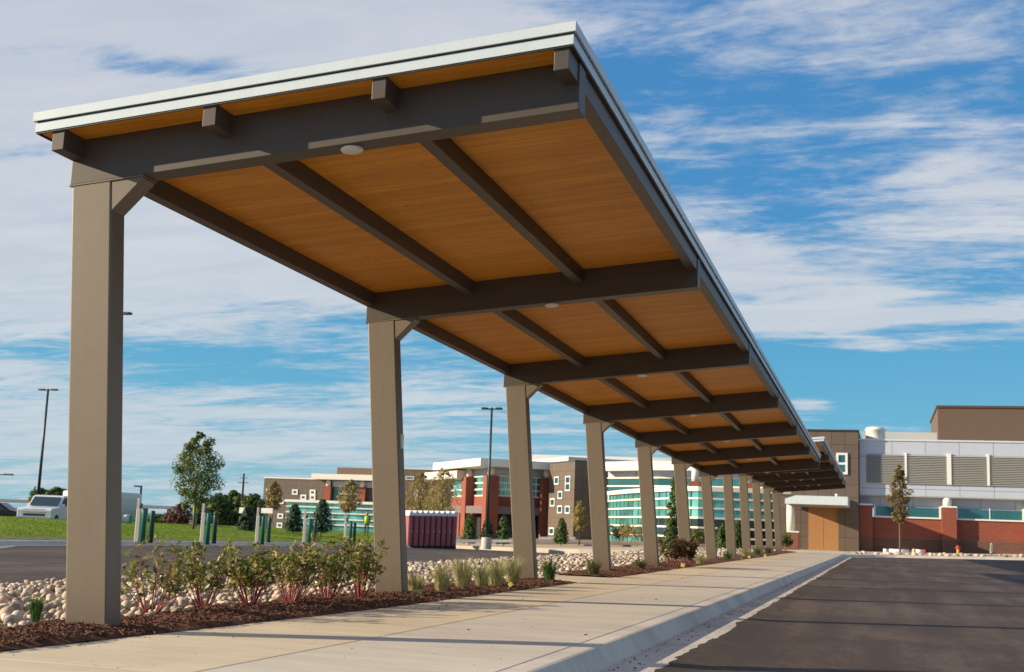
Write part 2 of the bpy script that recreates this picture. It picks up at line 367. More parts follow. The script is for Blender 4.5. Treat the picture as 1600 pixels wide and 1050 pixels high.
# ------------------------------------------------------------------ SETTING: ground sheets
def grid(name, xs, ys, zf, m, dz=0):
    g = G(); nx = len(xs)
    for y in ys:
        for x in xs: g.v.append((x, y, zf(x, y)+dz))
    for j in range(len(ys)-1):
        for i in range(nx-1): a = j*nx+i; g.f.append((a, a+1, a+nx+1, a+nx))
    return struct(g.make(name, m, smooth=True))
def fr(a, b_, s): n = max(1, int(round((b_-a)/s))); return [a+(b_-a)*i/n for i in range(n+1)]
gz = lambda x, y: -1.6
farm = mat('far_ground', (.10, .11, .035), .9, var=.3, vs=.02, col2=(.16, .12, .06))
grid('ground', [-3000, -400, 400, 3000], [-200, 60, 400, 4000], gz, farm)
grid('road', fr(-60, -1.59, 2) + fr(1, 70, 3), fr(-20, 140, 3), zt, asph)

# walkway slabs with open joints
def edge(y): # mulch edge of the walk
    return -5.35 + .35*sst(y, 5, 13) + .1*sst(y, 13, 21)
ga, gb = G(), G(); y = 0.5
while y < 77:
    y1 = y+2.96; J = .006
    xa, xb = edge(y), edge(y1)
    if 20.9 < y+1.5 < 23.6: xa = xb = -6.15
    if y > 60: xa = xb = -5.0
    ga.prism([(xa, y+J), (-3.806, y+J), (-3.806, y1-J), (xb, y1-J)], -.12, 0)
    gb.prism([(-3.794, y+J), (-2.306, y+J), (-2.306, y1-J), (-3.794, y1-J)], -.12, 0)
    y = y1
struct(ga.make('sidewalk', conc_w, bevel=.006)); struct(gb.make('sidewalk', conc_g, bevel=.006))
def sweep(poly, prof, name, m, zf=None, seg=None):
    g = G(); n = len(poly); k = len(prof)
    for i, p in enumerate(poly):
        a = Vector(poly[max(i-1, 0)]); c = Vector(poly[min(i+1, n-1)]); d = (c-a).normalized(); nr = Vector((d.y, -d.x))
        zz = zf(*p) if zf else 0
        for (o, z) in prof: g.v.append((p[0]+nr.x*o, p[1]+nr.y*o, z+zz))
    for i in range(n-1):
        for j in range(k-1): a = i*k+j; g.f.append((a, a+1, a+k+1, a+k))
    return struct(g.make(name, m, smooth=False))
# near kerb and gutter: top, rounded nose, sloped face, gutter pan
kp = [(0, -.2), (0, -.003), (.15, -.003), (.178, -.008), (.197, -.022), (.208, -.045), (.262, -.125), (.285, -.137), (.70, -.143), (.70, -.2)]
path = [(-2.30, y) for y in fr(0, 74, 1.0)] + [(-2.22, 75.5), (-1.95, 77), (-1.4, 78.2), (-.5, 79), (.8, 79.5), (2.5, 79.8), (6, 80.2), (12, 81)]
def kerb_chunks():
    i = 0; first = None
    g = G(); n = len(path)
    pts = []
    for i in range(n-1):
        a, c = Vector(path[i]), Vector(path[i+1]); L_ = (c-a).length
        pts.append((a, c))
    for idx, (a, c) in enumerate(pts):
        d = (c-a).normalized(); cut = .004 if idx % 3 == 0 else 0
        d0 = (Vector(path[idx])-Vector(path[max(idx-1, 0)])); d0 = (d0.normalized()+d).normalized() if d0.length else d
        nx = Vector(path[min(idx+2, n-1)])-c; d1 = (nx.normalized()+d).normalized() if nx.length else d
        k = len(kp); base = len(g.v)
        for p, dd, sh in ((a, d0, cut), (c, d1, 0)):
            nr = Vector((dd.y, -dd.x))
            for (o, z) in kp:
                q = p+nr*o+d*sh; zz = (zt(q.x, q.y)+.15) if q.y > 74 else 0
                g.v.append((q.x, q.y, z+zz))
        for j in range(k-1): g.f.append((base+j, base+j+1, base+k+j+1, base+k+j))
    return struct(g.make('kerb', conc_k, smooth=False))
kerb_chunks()
# plaza in front of the building
pz = lambda x, y: zt(x, y)+.145
grid('plaza', fr(-9, -2.2, 1.7), fr(77.0, 99.5, 2.5), lambda x, y: 0.0, conc_w)
g = G(); isl = [(-2.2, 77), (-1.85, 77.4), (-1.35, 78.4), (-.5, 79.15), (.8, 79.7), (2.5, 80), (6, 80.4), (11.5, 81.4), (12, 83), (10, 84.5), (4, 85.5), (-2.2, 86)]
for i in range(1, len(isl)-1): pass
g.v = [(x, y, pz(x, y)) for x, y in isl]; g.f = [tuple(range(len(isl)))]
struct(g.make('planting_island', mat('island_gravel', (.50, .44, .35), .9, var=.3, vs=3, bump=.8, bs=10)))
grid('building_pavement', [-2.2]+fr(0, 70, 4), [86, 88, 92, 99.5], lambda x, y: pz(x, y)+.02, conc_w)
sweep([(70, 86), (30, 86), (10, 86), (-2.2, 86)], [(0, -.2), (0, .165), (-.2, .165)], 'pavement_kerb', conc_w, zt)

# left side: rock bed, far road, lawn
grid('rock_bed', fr(-10.6, -5.9, .47), fr(2, 80, .6), lambda x, y: -.10+.05*sin(x*3.1+y*1.7)*.5+.06*(1-abs(x+8.2)/2.4), bedm)
def mz(x, y): return .012 + .035*sin(x*5+y*3)*.4 + .03*(1-abs((x+5.6)/.6))
mg = G()
for (ya, yb) in ((.5, 20.8), (23.5, 79)):
    ys = fr(ya, yb, .25); xs = fr(0, 1, .1); b0 = len(mg.v)
    for y in ys:
        for t in xs:
            x0 = -6.35 + .25*sin(y*.8) if y < 20 else -6.1; x = x0+(edge(y)+.01-x0)*t
            mg.v.append((x, y, mz(x, y)-.03*(t > .95) + .012*sin(31*x+17*y)))
    n = len(xs)
    for j in range(len(ys)-1):
        for i in range(n-1): a = b0+j*n+i; mg.f.append((a, a+1, a+n+1, a+n))
struct(mg.make('mulch_bed', mulchm, smooth=True))
# bark chips, loose
cg = G()
for i in range(14000):
    y = 5.5 + (R.random()**1.8)*34
    if 20.6 < y < 23.7: continue
    x = R.uniform(-6.3, edge(y)+ (.03 if R.random() < .1 else -.02)); z = mz(x, y)+R.uniform(.0, .018)
    l, w_ = R.uniform(.010, .036), R.uniform(.003, .009); a = R.uniform(0, pi); t = R.uniform(-.5, .5)
    dx = Vector((cos(a)*cos(t), sin(a)*cos(t), sin(t)))*l; dy = Vector((-sin(a), cos(a), R.uniform(-.4, .4))).normalized()*w_; dn = dx.cross(dy).normalized()*.004
    p = Vector((x, y, z)); A = [p-dx-dy*.6, p+dx-dy, p+dx*.8+dy, p-dx+dy*.7]
    cg.hexa([*(q-dn for q in A), *(q+dn for q in A)])
tag(cg.make('bark_chips', chipm), 'loose reddish brown bark chips covering the planting strip', 'mulch', kind='stuff')

# ------------------------------------------------------------------ CANOPIES
XC, Y0, S = -5.52989, 8.15783, 6.01284
CW, CD, LEAN, T, GS, ZB = .36535, .19283, -.08842, .08959, -.01543, 3.53401
def hb1(x, y): return ZB + T*(x-XC) + GS*(y-Y0)
def hb2(x, y): return hb1(x, y) + .72 + .0104*(y-50.25)
def canopy(idx, hb, ya, yb, sh, root):
    fn = lambda x, y, h: (XC+x, y, hb(XC+x, y)+h)
    for i in idx:
        Y = Y0+i*S; s_ = sh
        zt_ = hb(XC-.4, Y)-.006
        c = G()
        P = []
        for z in (-.25, None):
            for (xx, yy) in ((-CW, Y), (0, Y), (0, Y+CD), (-CW, Y+CD)):
                zz = z if z is not None else hb(XC+xx+LEAN*3.5+s_, yy)-.006
                P.append((XC+xx+LEAN*min(zz, 99)+s_*max(0, zz)/3.5, yy, zz))
        c.hexa(P); co = c.make('column', steel, root, bevel=.016)
        if i == 1:
            xq = XC+LEAN*1.85; G().box(xq-.02, xq+.022, Y+.06, Y+.13, 1.80, 1.98).make('outlet_box', lens_m, co, bevel=.004)
        br = G(); k0 = -.305; e = .008
        poly = [(k0, -.004), (-.03, -.004), (-.03, -.03), (k0+.012, -.262), (k0-.012, -.262)]
        n = len(poly); vs = [fn(x+s_, yy, h) for yy in (Y+e, Y+CD-e) for x, h in poly]; br.v = vs
        br.f = [tuple(range(n)), tuple(reversed(range(n, 2*n)))] + [(j, n+j, n+(j+1) % n, (j+1) % n) for j in range(n)]
        br.make('bracket', steel, co, bevel=.004)
        pl = G().box(-.695+s_, -.022+s_, Y-.004, Y+CD+.004, -.012, -.001, fn); pl.make('cap_plate', steel, co)
        G().box(-.69+s_, 3.495+s_, Y, Y+CD, 0, .364, fn).make('beam', steel_shaded, root, bevel=.005)
        lc = fn(1.71+s_, Y+CD*.55, -.001); lg = G()._lathe(0, 0, [(.085, 0), (.088, -.010), (.080, -.022), (.055, -.032), (.0, -.035)], 28)
        for q in range(len(lg.v)): x, y, z = lg.v[q]; lg.v[q] = (x+lc[0], y+lc[1], z+lc[2]+T*x)
        lg.make('ceiling_light', lens_m, root, smooth=True)
    for x0 in (-.69, .637, 2.012, 3.375):
        G().box(x0+sh, x0+.108+sh, ya+.022, yb-.022, .2, .3645, fn).make('purlin', steel_shaded, root, bevel=.003)
    xl, xr = -.84+sh, 3.515+sh
    G().box(xl+.02, xr-.02, ya+.02, yb-.02, .366, .38, lambda x, y, h: fn(x, y, h)).make('soffit', wood, root)
    G().box(xl+.01, xr-.01, ya+.01, yb-.01, .382, .512, fn).make('roof_deck', roofm, root)
    for nm, o, h0, h1, mm in (('drip_trim', .006, .352, .364, dgap), ('lower_fascia', 0, .365, .437, fascia), ('shadow_gap', .010, .438, .450, dgap), ('upper_fascia', -.018, .451, .522, fascia)):
        f = G(); t_ = .012
        f.box(xl+o, xr-o, ya+o, ya+o+t_, h0, h1, fn).box(xl+o, xr-o, yb-o-t_, yb-o, h0, h1, fn)
        f.box(xl+o, xl+o+t_, ya+o+t_+.0005, yb-o-t_-.0005, h0, h1, fn).box(xr-o-t_, xr-o, ya+o+t_+.0005, yb-o-t_-.0005, h0, h1, fn)
        f.make(nm, mm, root)
c1 = empty('covered_walkway', (0, 0, 0), 0, 'long near walkway canopy with taupe columns, wood soffit and white roof edge', 'canopy')
canopy(range(0, 7), hb1, Y0-.29, Y0+6*S+.62, 0, c1)
c2 = empty('covered_walkway', (0, 0, 0), 0, 'farther, higher stepped section of walkway canopy ending at the brown entrance tower', 'canopy')
canopy(range(7, 12), hb2, Y0+6*S+.95, Y0+11*S+.5, .10, c2)
for o in (c1, c2):           # put each Empty at the base of its first column without moving its parts
    loc = Vector((XC-.18, (Y0 if o is c1 else Y0+7*S)+.1, 0)); o.location = loc
    for ch in children(o): ch.location = -loc
bpy.context.view_layer.update()
# (bracket and cap_plate hang under the column at no offset)

# ------------------------------------------------------------------ ROCKS
def ico_verts():
    import bmesh
    bm = bmesh.new(); bmesh.ops.create_icosphere(bm, subdivisions=2, radius=1)
    v = [x.co.copy() for x in bm.verts]; f = [tuple(q.index for q in x.verts) for x in bm.faces]; bm.free(); return v, f
def ico1():
    import bmesh
    bm = bmesh.new(); bmesh.ops.create_icosphere(bm, subdivisions=1, radius=1)
    v = [x.co.copy() for x in bm.verts]; f = [tuple(q.index for q in x.verts) for x in bm.faces]; bm.free(); return v, f
IV, IF = ico_verts(); JV, JF = ico1()
def rockverts(V, rr, seed):
    q = random.Random(seed); k = [(Vector((q.uniform(-1, 1), q.uniform(-1, 1), q.uniform(-1, 1))).normalized(), q.uniform(.12, .62)) for _ in range(9)]
    sx_, sy_, sz_ = q.uniform(.85, 1.3), q.uniform(.7, 1.0), q.uniform(.5, .85); out = []
    for v in V:
        s_ = 1.0
        for d, a in k: s_ -= a*max(0, v.dot(d)-.5)
        out.append(Vector((v.x*sx_, v.y*sy_, v.z*sz_))*s_*rr)
    return out
protos = []
for i in range(10):
    me = bpy.data.meshes.new('river_rock'); me.from_pydata([tuple(v) for v in rockverts(IV, 1, 50+i)], [], IF); me.materials.append(rockm)
    me.polygons.foreach_set('use_smooth', [True]*len(me.polygons)); protos.append(me)
cands = []
def bedz(x, y): return -.10+.06*(1-abs(x+8.2)/2.4)
y = 6.2
while y < 76:
    step = .080 + .0024*(y-6)
    x = -10.2
    while x < -5.75:
        xx = x+R.uniform(-.4, .4)*step; yy = y+R.uniform(-.4, .4)*step; r_ = step*R.choice((.35, .42, .5, .6, .7, 0.9 if y < 12 else .75))
        lim = -6.28 + .25*sin(yy*.8) if yy < 20.8 else -6.1
        if xx < lim+.12*R.random() and not (-5.95 < xx < -5.4 and abs((yy-Y0+.1) % S) < .35):
            dp = Vector((xx, yy, 0)) - Vector((0, 0, HC)); zz = dp.dot(FW); sxp = 800+F*dp.dot(RT)/zz
            cands.append((r_/zz if -20 < sxp < 1600 else -1, xx, yy, bedz(xx, yy)+r_*.35+(.05 if R.random() < .3 else 0), r_))
        x += step
    y += step
cands.sort(key=lambda c: -c[0])
for k, (s_, x, y, z, r_) in enumerate(cands[:300]):
    o = bpy.data.objects.new('river_rock', protos[k % 10]); COL.objects.link(o); o.location = (x, y, z)
    o.scale = (r_, r_, r_); o.rotation_euler = (R.uniform(-.5, .5), R.uniform(-.5, .5), R.uniform(0, 6.28))
    tag(o, 'smooth pale river rock lying in the stone bed beside the mulch strip', 'rock', 'river rocks in the stone bed')
rg = G(); pool = [rockverts(JV, 1, 900+i) for i in range(24)]
for k, (s_, x, y, z, r_) in enumerate(cands[300:]):
    if s_ < 0: continue
    a = R.uniform(0, 6.28); ca, sa = cos(a), sin(a); n = len(rg.v); t = R.uniform(-.4, .4)
    for v in pool[k % 24]: rg.v.append((x+(v.x*ca-v.y*sa)*r_, y+(v.x*sa+v.y*ca)*r_, z+(v.z+t*v.x)*r_))
    rg.f += [tuple(n+i for i in f) for f in JF]
tag(rg.make('river_rocks', rockm, smooth=True), 'mass of smaller and farther pale river rocks filling the bed', 'rocks', kind='stuff')
# debris on gutter and walk
dg = G()
for i in range(70):
    y = R.uniform(7.5, 30); x = -1.95+abs(R.gauss(0, .06)) if R.random() < .8 else R.uniform(-4.8, -1.7)
    z = .002 if x < -2.3 else -.138
    if -2.32 < x < -2.0: continue
    a = R.uniform(-.6, .6)+pi/2; l = R.uniform(.006, .03); w_ = R.uniform(.004, .010)
    p = Vector((x, y, z)); dx = Vector((cos(a), sin(a), 0))*l; dy = Vector((-sin(a), cos(a), 0))*w_
    dg.hexa([p-dx-dy, p+dx-dy*.5, p+dx+dy, p-dx+dy*.6, p-dx*.8-dy*.6+Vector((0, 0, .006)), p+dx*.8-dy*.3+Vector((0, 0, .008)), p+dx*.7+dy*.7+Vector((0, 0, .006)), p-dx*.7+dy*.5+Vector((0, 0, .007))])
tag(dg.make('debris', mat('debris_brown', (.05, .025, .012), .9)), 'small dark bits of bark and dirt in the gutter and on the walk', 'debris', kind='stuff')

ag = G(); y = 5.0; prevx = -1.62; rows_ = []
while y < 76:
    prevx += R.uniform(-.018, .018) + (-1.625-prevx)*.15; rows_.append((prevx + (R.uniform(-.02, .02)), y)); y += R.uniform(.04, .10)*(1+.04*y)
for (x, y) in rows_: ag.v += [(x, y, -.1445), (x+.012, y, -.1335), (-1.22, y, -.156)]
for k in range(len(rows_)-1): a = 3*k; ag.f += [(a, a+1, a+4, a+3), (a+1, a+2, a+5, a+4)]
struct(ag.make('asphalt_edge', asph))
dg = G()
for i in range(900):
    y = 6.5+R.random()**1.6*40; x = R.choice((-1.985, -1.97, -1.80, -1.66))+R.gauss(0, .02 if R.random() < .7 else .10)
    if x < -2.0 or x > -1.3: continue
    z = -.136 if x > -1.99 else -.13; l = R.uniform(.003, .012); a = R.uniform(0, pi); c_, s_ = cos(a)*l, sin(a)*l; z += .002
    dg.tri((x-c_, y-s_, z), (x+c_, y+s_*.8, z), (x-s_*.6, y+c_*.7, z+.006))
for i in range(260):
    y = 6.0+R.random()**1.4*30; x = R.uniform(edge(y)-.02, edge(y)+.28) if R.random() < .7 else R.uniform(-5, -2.4); l = R.uniform(.004, .014); a = R.uniform(0, pi); c_, s_ = cos(a)*l, sin(a)*l
    dg.tri((x-c_, y-s_, .002), (x+c_, y+s_*.8, .003), (x-s_*.6, y+c_*.7, .008))
tag(dg.make('grit', MATS['debris_brown']), 'fine dark grit along the gutter and scattered over the walk', 'grit', kind='stuff')

# ------------------------------------------------------------------ PLANTS
def leafquad(g, p, n, s_, asp=1.6):
    n = n.normalized(); a = n.orthogonal().normalized(); t = R.uniform(0, 6.28); c = n.cross(a); a, c = a*cos(t)+c*sin(t), c*cos(t)-a*sin(t)
    g.quad(p-a*s_*asp*.5, p-c*s_*.35-a*s_*.05, p+a*s_*asp*.5, p+c*s_*.35)
def rndv(): 
    while True:
        v = Vector((R.uniform(-1, 1), R.uniform(-1, 1), R.uniform(-1, 1)))
        if .05 < v.length < 1: return v
def shrub(loc, h, w_, leafm, label, group, nst=16, nl=900, stem=redstem, cat='shrub', name='shrub', low=.35, ls=.028):
    root = empty(name, loc, R.uniform(0, 6), label, cat, group); st = G(); lv = G()
    for i in range(nst):
        a = R.uniform(0, 6.28); rr = w_*.5*math.sqrt(R.random()); hh = h*R.uniform(.55, 1.12)
        e = Vector((cos(a)*rr*1.15, sin(a)*rr, hh))+rndv()*w_*.08; b0 = Vector((cos(a)*rr*.18, sin(a)*rr*.18, -.03)); mid = b0.lerp(e, .5)+Vector((cos(a), sin(a), 0))*rr*.12
        pts = [b0, b0.lerp(mid, .6), mid, mid.lerp(e, .5)+rndv()*.02, e]; st.tube(pts, [.0055, .005, .004, .003, .0015], 5)
        tw = [(mid.lerp(e, t_), R.random()) for t_ in (0.0, .25, .5, .7, .9)]
        for p, _ in tw:
            q = p+Vector((R.uniform(-1, 1), R.uniform(-1, 1), R.uniform(.1, .8)))*w_*.16; st.tube([p, q], [.0025, .001], 4, False)
            for j in range(nl//(nst*6)):
                lp = q.lerp(p, R.random()*.6)+rndv()*w_*.09
                if lp.z > h*low: leafquad(lv, lp, rndv()+Vector((0, 0, .5)), ls*R.uniform(.7, 1.3))
        for j in range(nl//(nst*6)): leafquad(lv, e+rndv()*w_*.08, rndv()+Vector((0, 0, .5)), ls*R.uniform(.7, 1.2))
    st.make('stems', stem, root); lv.make('foliage', leafm, root); return root
def tuft(loc, h, w_, m, label, group, n=260, name='grass_tuft', spread=.5, cat='grass'):
    g = G()
    for i in range(n):
        a = R.uniform(0, 6.28); r0 = w_*.22*math.sqrt(R.random()); hh = h*R.uniform(.55, 1.0); out = w_*.5*R.uniform(.1, 1)*spread*2
        b0 = Vector((cos(a)*r0, sin(a)*r0, -.01)); d = Vector((cos(a+R.uniform(-.5, .5)), sin(a+R.uniform(-.5, .5)), 0)); wv = Vector((-d.y, d.x, 0))*R.uniform(.0018, .0035)
        P = [b0+d*out*t*t+Vector((0, 0, hh*(t-.18*t*t*t))) for t in (0, .4, .75, 1)]
        for k in range(2): g.quad(P[k]-wv, P[k]+wv, P[k+1]+wv*.8, P[k+1]-wv*.8)
        g.tri(P[2]-wv*.8, P[2]+wv*.8, P[3])
    o = g.make(name, m); o.location = loc; return tag(o, label, cat, group)
DW = 'red-stemmed shrubs in the mulch strip'
for (px, py, h, w_, lab) in [
    (235, 957, .60, .64, 'red-stemmed shrub nearest the first column, pale leaves on bare red stems'),
    (318, 950, .62, .56, 'second shrub from the first column, tall with open bare red stems'),
    (392, 946, .62, .62, 'third shrub from the first column, leafy green and reddish over white rocks'),
    (452, 942, .62, .68, 'fourth shrub from the first column, dense olive leaves over red stems'),
    (510, 939, .66, .70, 'fifth shrub from the first column, wide and bushy with yellow-green leaves'),
    (562, 935, .70, .56, 'shrub touching the left side of the second column, dense with olive leaves')]:
    p = hit(px, py, lambda x, y: .02)
    shrub(p, h*.9, w_*.92, lf_dog, lab, DW, nst=17 if px < 360 else 24, nl=R.randint(420, 560) if px < 360 else R.randint(750, 1000), low=.26 if px < 360 else .10, ls=.046)
PG = 'pale feathery grass clumps between the second and third columns'
for (px, py, h, w_, lab) in [
    (648, 927, .34, .26, 'short pale grass clump right of the second column behind a yellow card'),
    (690, 925, .50, .30, 'pale grass clump with green base, second right of the second column'),
    (722, 921, .62, .32, 'tallest pale feathery grass clump midway between second and third columns'),
    (752, 918, .46, .26, 'small pale grass clump left of the widest clump before the third column'),
    (775, 917, .58, .36, 'wide pale grass clump second from the third column'),
    (800, 913, .60, .32, 'pale grass clump leaning against the left side of the third column')]:
    tuft(hit(px, py, lambda x, y: .02), h, w_*1.35, gr_pale, lab, PG, 330, spread=.62)
for (px, py, h, w_, mm, lab) in [
    (55, 970, .245, .16, gr_green, 'small upright green grass tuft left of the first column among rocks'),
    (858, 908, .50, .40, gr_green, 'dark green bushy grass clump just right of the third column'),
    (927, 899, .42, .46, gr_deep, 'olive green spreading clump just left of the fourth column'),
    (1000, 889, .32, .55, gr_deep, 'low olive clump just left of the fifth column'),
    (1095, 882, .40, .62, gr_pale, 'pale tan grass clump between sixth and seventh columns'),
    (1137, 874, .40, .55, gr_green, 'small green clump just left of the eighth column'),
    (1165, 870, .48, .7, gr_pale, 'pale grass clump far along the walk by the ninth column'),
    (1183, 867, .55, .8, gr_green, 'green clump far along the walk by the tenth column'),
    (1200, 865, .5, .8, gr_deep, 'tiny olive clump far along the walk by the eleventh column')]:
    tuft(hit(px, py, lambda x, y: .02), h, w_, mm, lab, 'grass clumps planted along the columns', 330, spread=.45)
shrub(hit(1050, 884, lambda x, y: .02), .62, .75, lf_red, 'russet and green shrub with red twigs just right of the fifth column', 'russet shrubs along the canopy', nst=16, nl=1500, low=.2, ls=.05)
shrub(hit(1072, 884, lambda x, y: .02), .60, .70, lf_red, 'russet shrub beside the base of the sixth column', 'russet shrubs along the canopy', nst=16, nl=1500, low=.2, ls=.05)
shrub(hit(1226, 861, lambda x, y: .02), 1.1, 1.1, lf_dark, 'dark small shrub at the last column near the brick pier', 'russet shrubs along the canopy', nst=14, nl=900, low=.2, ls=.09)
# yellow plant tags
tagm = mat('yellow_card', (.62, .52, .12), .6)
def card(px, py, w_, h, rot, dz, label):
    p = hit(px, py, lambda x, y: .03); root = empty('plant_tag', p, rot[2], label, 'plant tag', 'yellow plant tags in the mulch')
    g = G().box(-w_/2, w_/2, -.002, .002, 0, h); o = g.make('card', tagm, root); o.location = (0, -.01, dz); o.rotation_euler = (rot[0], rot[1], 0)
    G().tube([(0, 0, -.05), (0, 0, dz+h*.5)], [.003, .003], 5).make('stake', mat('stake_wood', (.35, .28, .18), .7), root)
card(651, 930, .12, .075, (-.5, .1, .2), .0, 'wide yellow tag leaning at the foot of the second column')
card(795, 921, .06, .06, (0, pi/4, .1), .05, 'yellow diamond tag on a stake left of the third column')
for (px, py, lab) in [(1066, 886, 'small yellow tag beside the russet shrub by the sixth column'), (1158, 875, 'small yellow tag in the mulch by the eighth column'), (1170, 872, 'small yellow tag in the mulch by the ninth column'), (1195, 870, 'farthest yellow tag along the mulch strip')]:
    card(px, py, .10, .10, (-.3, .2, .1), .0, lab)

# ------------------------------------------------------------------ LEFT BACKGROUND: lawn
kz = lambda x, y: zt(x, y)
KL = [(-40, 870), (0, 853), (100, 852.5), (200, 852), (300, 852), (400, 852.5), (500, 853), (580, 854), (640, 856)]
kpts = [hit(px, py) for px, py in KL]
kdir = (kpts[0]-kpts[2]).normalized()
kpts[0] = kpts[1]+kdir*14
def crest(px): return 812 + (px-55)*.0335       # where the lawn ends against the distance
lg = G(); rows = 14; prev = None
for i, k in enumerate(kpts):
    px = KL[i][0]; ct = hit(max(px, -30) if i else -60, 0, lambda x, y: 1e9) if False else None
    away = Vector((k.x, k.y, 0)).normalized()
    for j in range(rows+1):
        t = j/rows; dist = t*42
        z = zt(k.x, k.y)+.13 + (.98*sst(t, .05, .9))*(.40) - (0.9*max(0, t-.9)/.1*.0)
        p = Vector((k.x, k.y, 0))+away*dist; lg.v.append((p.x, p.y, z))
    if i:
        for j in range(rows): a = (i-1)*(rows+1)+j; c_ = a+rows+1; lg.f.append((a, c_, c_+1, a+1))
lawn = struct(lg.make('lawn', lawnm, smooth=True))
def lawnz(px, t=0): return 0
vg = G()
for i, k in enumerate(kpts):
    away = Vector((k.x, k.y, 0)).normalized()
    for dist, zz in ((.35, .142), (5.0, .150)): p = Vector((k.x, k.y, 0))+away*dist; vg.v.append((p.x, p.y, zt(k.x, k.y)+zz + (.40*.98*sst(dist/42, .05, .9))))
    if i: a = 2*(i-1); vg.f.append((a, a+2, a+3, a+1))
struct(vg.make('dry_verge', drygr, smooth=True))
sweep([(k.x, k.y) for k in reversed(kpts)], [(-.75, .008), (-.02, .02), (.02, .13), (.07, .145), (.45, .15)][::-1] if False else [(-.45, .012), (-.05, .02), (0, .13), (.05, .148), (.45, .152)], 'lawn_kerb', conc_k, zt)
# grass blades standing on the lawn
bg_ = G()
for i in range(16000):
    px = R.uniform(-20, 600); t = R.random()**1.5; i0 = 0
    k = None
    for a in range(len(KL)-1):
        if KL[a][0] <= px <= KL[a+1][0]: k = kpts[a].lerp(kpts[a+1], (px-KL[a][0])/(KL[a+1][0]-KL[a][0])); break
    if k is None: continue
    away = Vector((k.x, k.y, 0)).normalized(); d = .5+t*38; p = Vector((k.x, k.y, 0))+away*d; z = zt(k.x, k.y)+.13+.98*sst(d/42, .05, .9)*.40
    h = R.uniform(.02, .045); w_ = R.uniform(.02, .05); a = R.uniform(0, pi); dx = Vector((cos(a), sin(a), 0))*w_
    q = Vector((p.x, p.y, z-.005)); bg_.tri(q-dx, q+dx, q+Vector((R.uniform(-.03, .03), R.uniform(-.03, .03), h)))
tag(bg_.make('lawn_grass', leaf_mat('lawn_blades', (.10, .19, .006), (.14, .23, .010), (.19, .24, .02), .2, .95)), 'short green grass blades of the lawn beyond the road', 'grass', kind='stuff')

# posts and bollards on the verge
def post_at(px, py):
    return hit(px, py, lambda x, y: zt(x, y)+.12)
BG = 'green bollards on the verge'; CP = 'cream posts on the verge'
ordn = ['first', 'second', 'third', 'fourth', 'fifth']
first_post = first_b = first_d = None
for k, (xa, xb, xc, yb, yt, ybt, ydt) in enumerate([(212, 221.5, 235, 848, 783, 797, 800), (314, 323, 334, 849, 790, 802, 806), (400, 409, 419, 849, 795, 806, 809), (474, 482.5, 491, 850.5, 799, 811, 813), (538, 546.5, 553, 851, 803, 815, 817)]):
    P = post_at(xa, yb); sc = P.length/F
    h = (yb-yt)*sc; hb = (yb-ybt)*sc
    ordl = ordn[k]
    root = empty('utility_post', P, .25, 'cream utility post with grey meter box, %s post from the near end of the lawn' % ordl, 'post', CP)
    g = G().box(-.045, .045, -.045, .045, 0, h); g.make('post', creamp, root, bevel=.006)
    g = G().box(-.05, .11, -.06, .02, .02, hb*.97); g.make('pedestal', creamp, root, bevel=.02, )
    g = G().box(.05, .15, -.10, -.005, hb*.98, hb*1.13); g.make('meter_box', graytop, root, bevel=.02)
    for px, m_, hh, nm in ((xb, green_b, hb, 'bright green bollard beside the %s cream post from the near end' % ordl), (xc, green_d, (yb-ydt)*sc, 'dark green bollard right of the %s cream post from the near end' % ordl)):
        Q = post_at(px, yb-.5); Q.z = P.z
        if px == xb:
            Q = P + RT.normalized()*((xb-xa)*sc) ; Q.z = P.z
            r_ = .088
        else: r_ = .088
        g = G()._lathe(0, 0, [(r_, -.05), (r_, hh-.06), (r_*.93, hh-.025), (r_*.6, hh-.004), (0.001, hh)], 18); o = g.make('bollard', m_, smooth=True); o.location = Q
        tag(o, nm, 'bollard', BG)

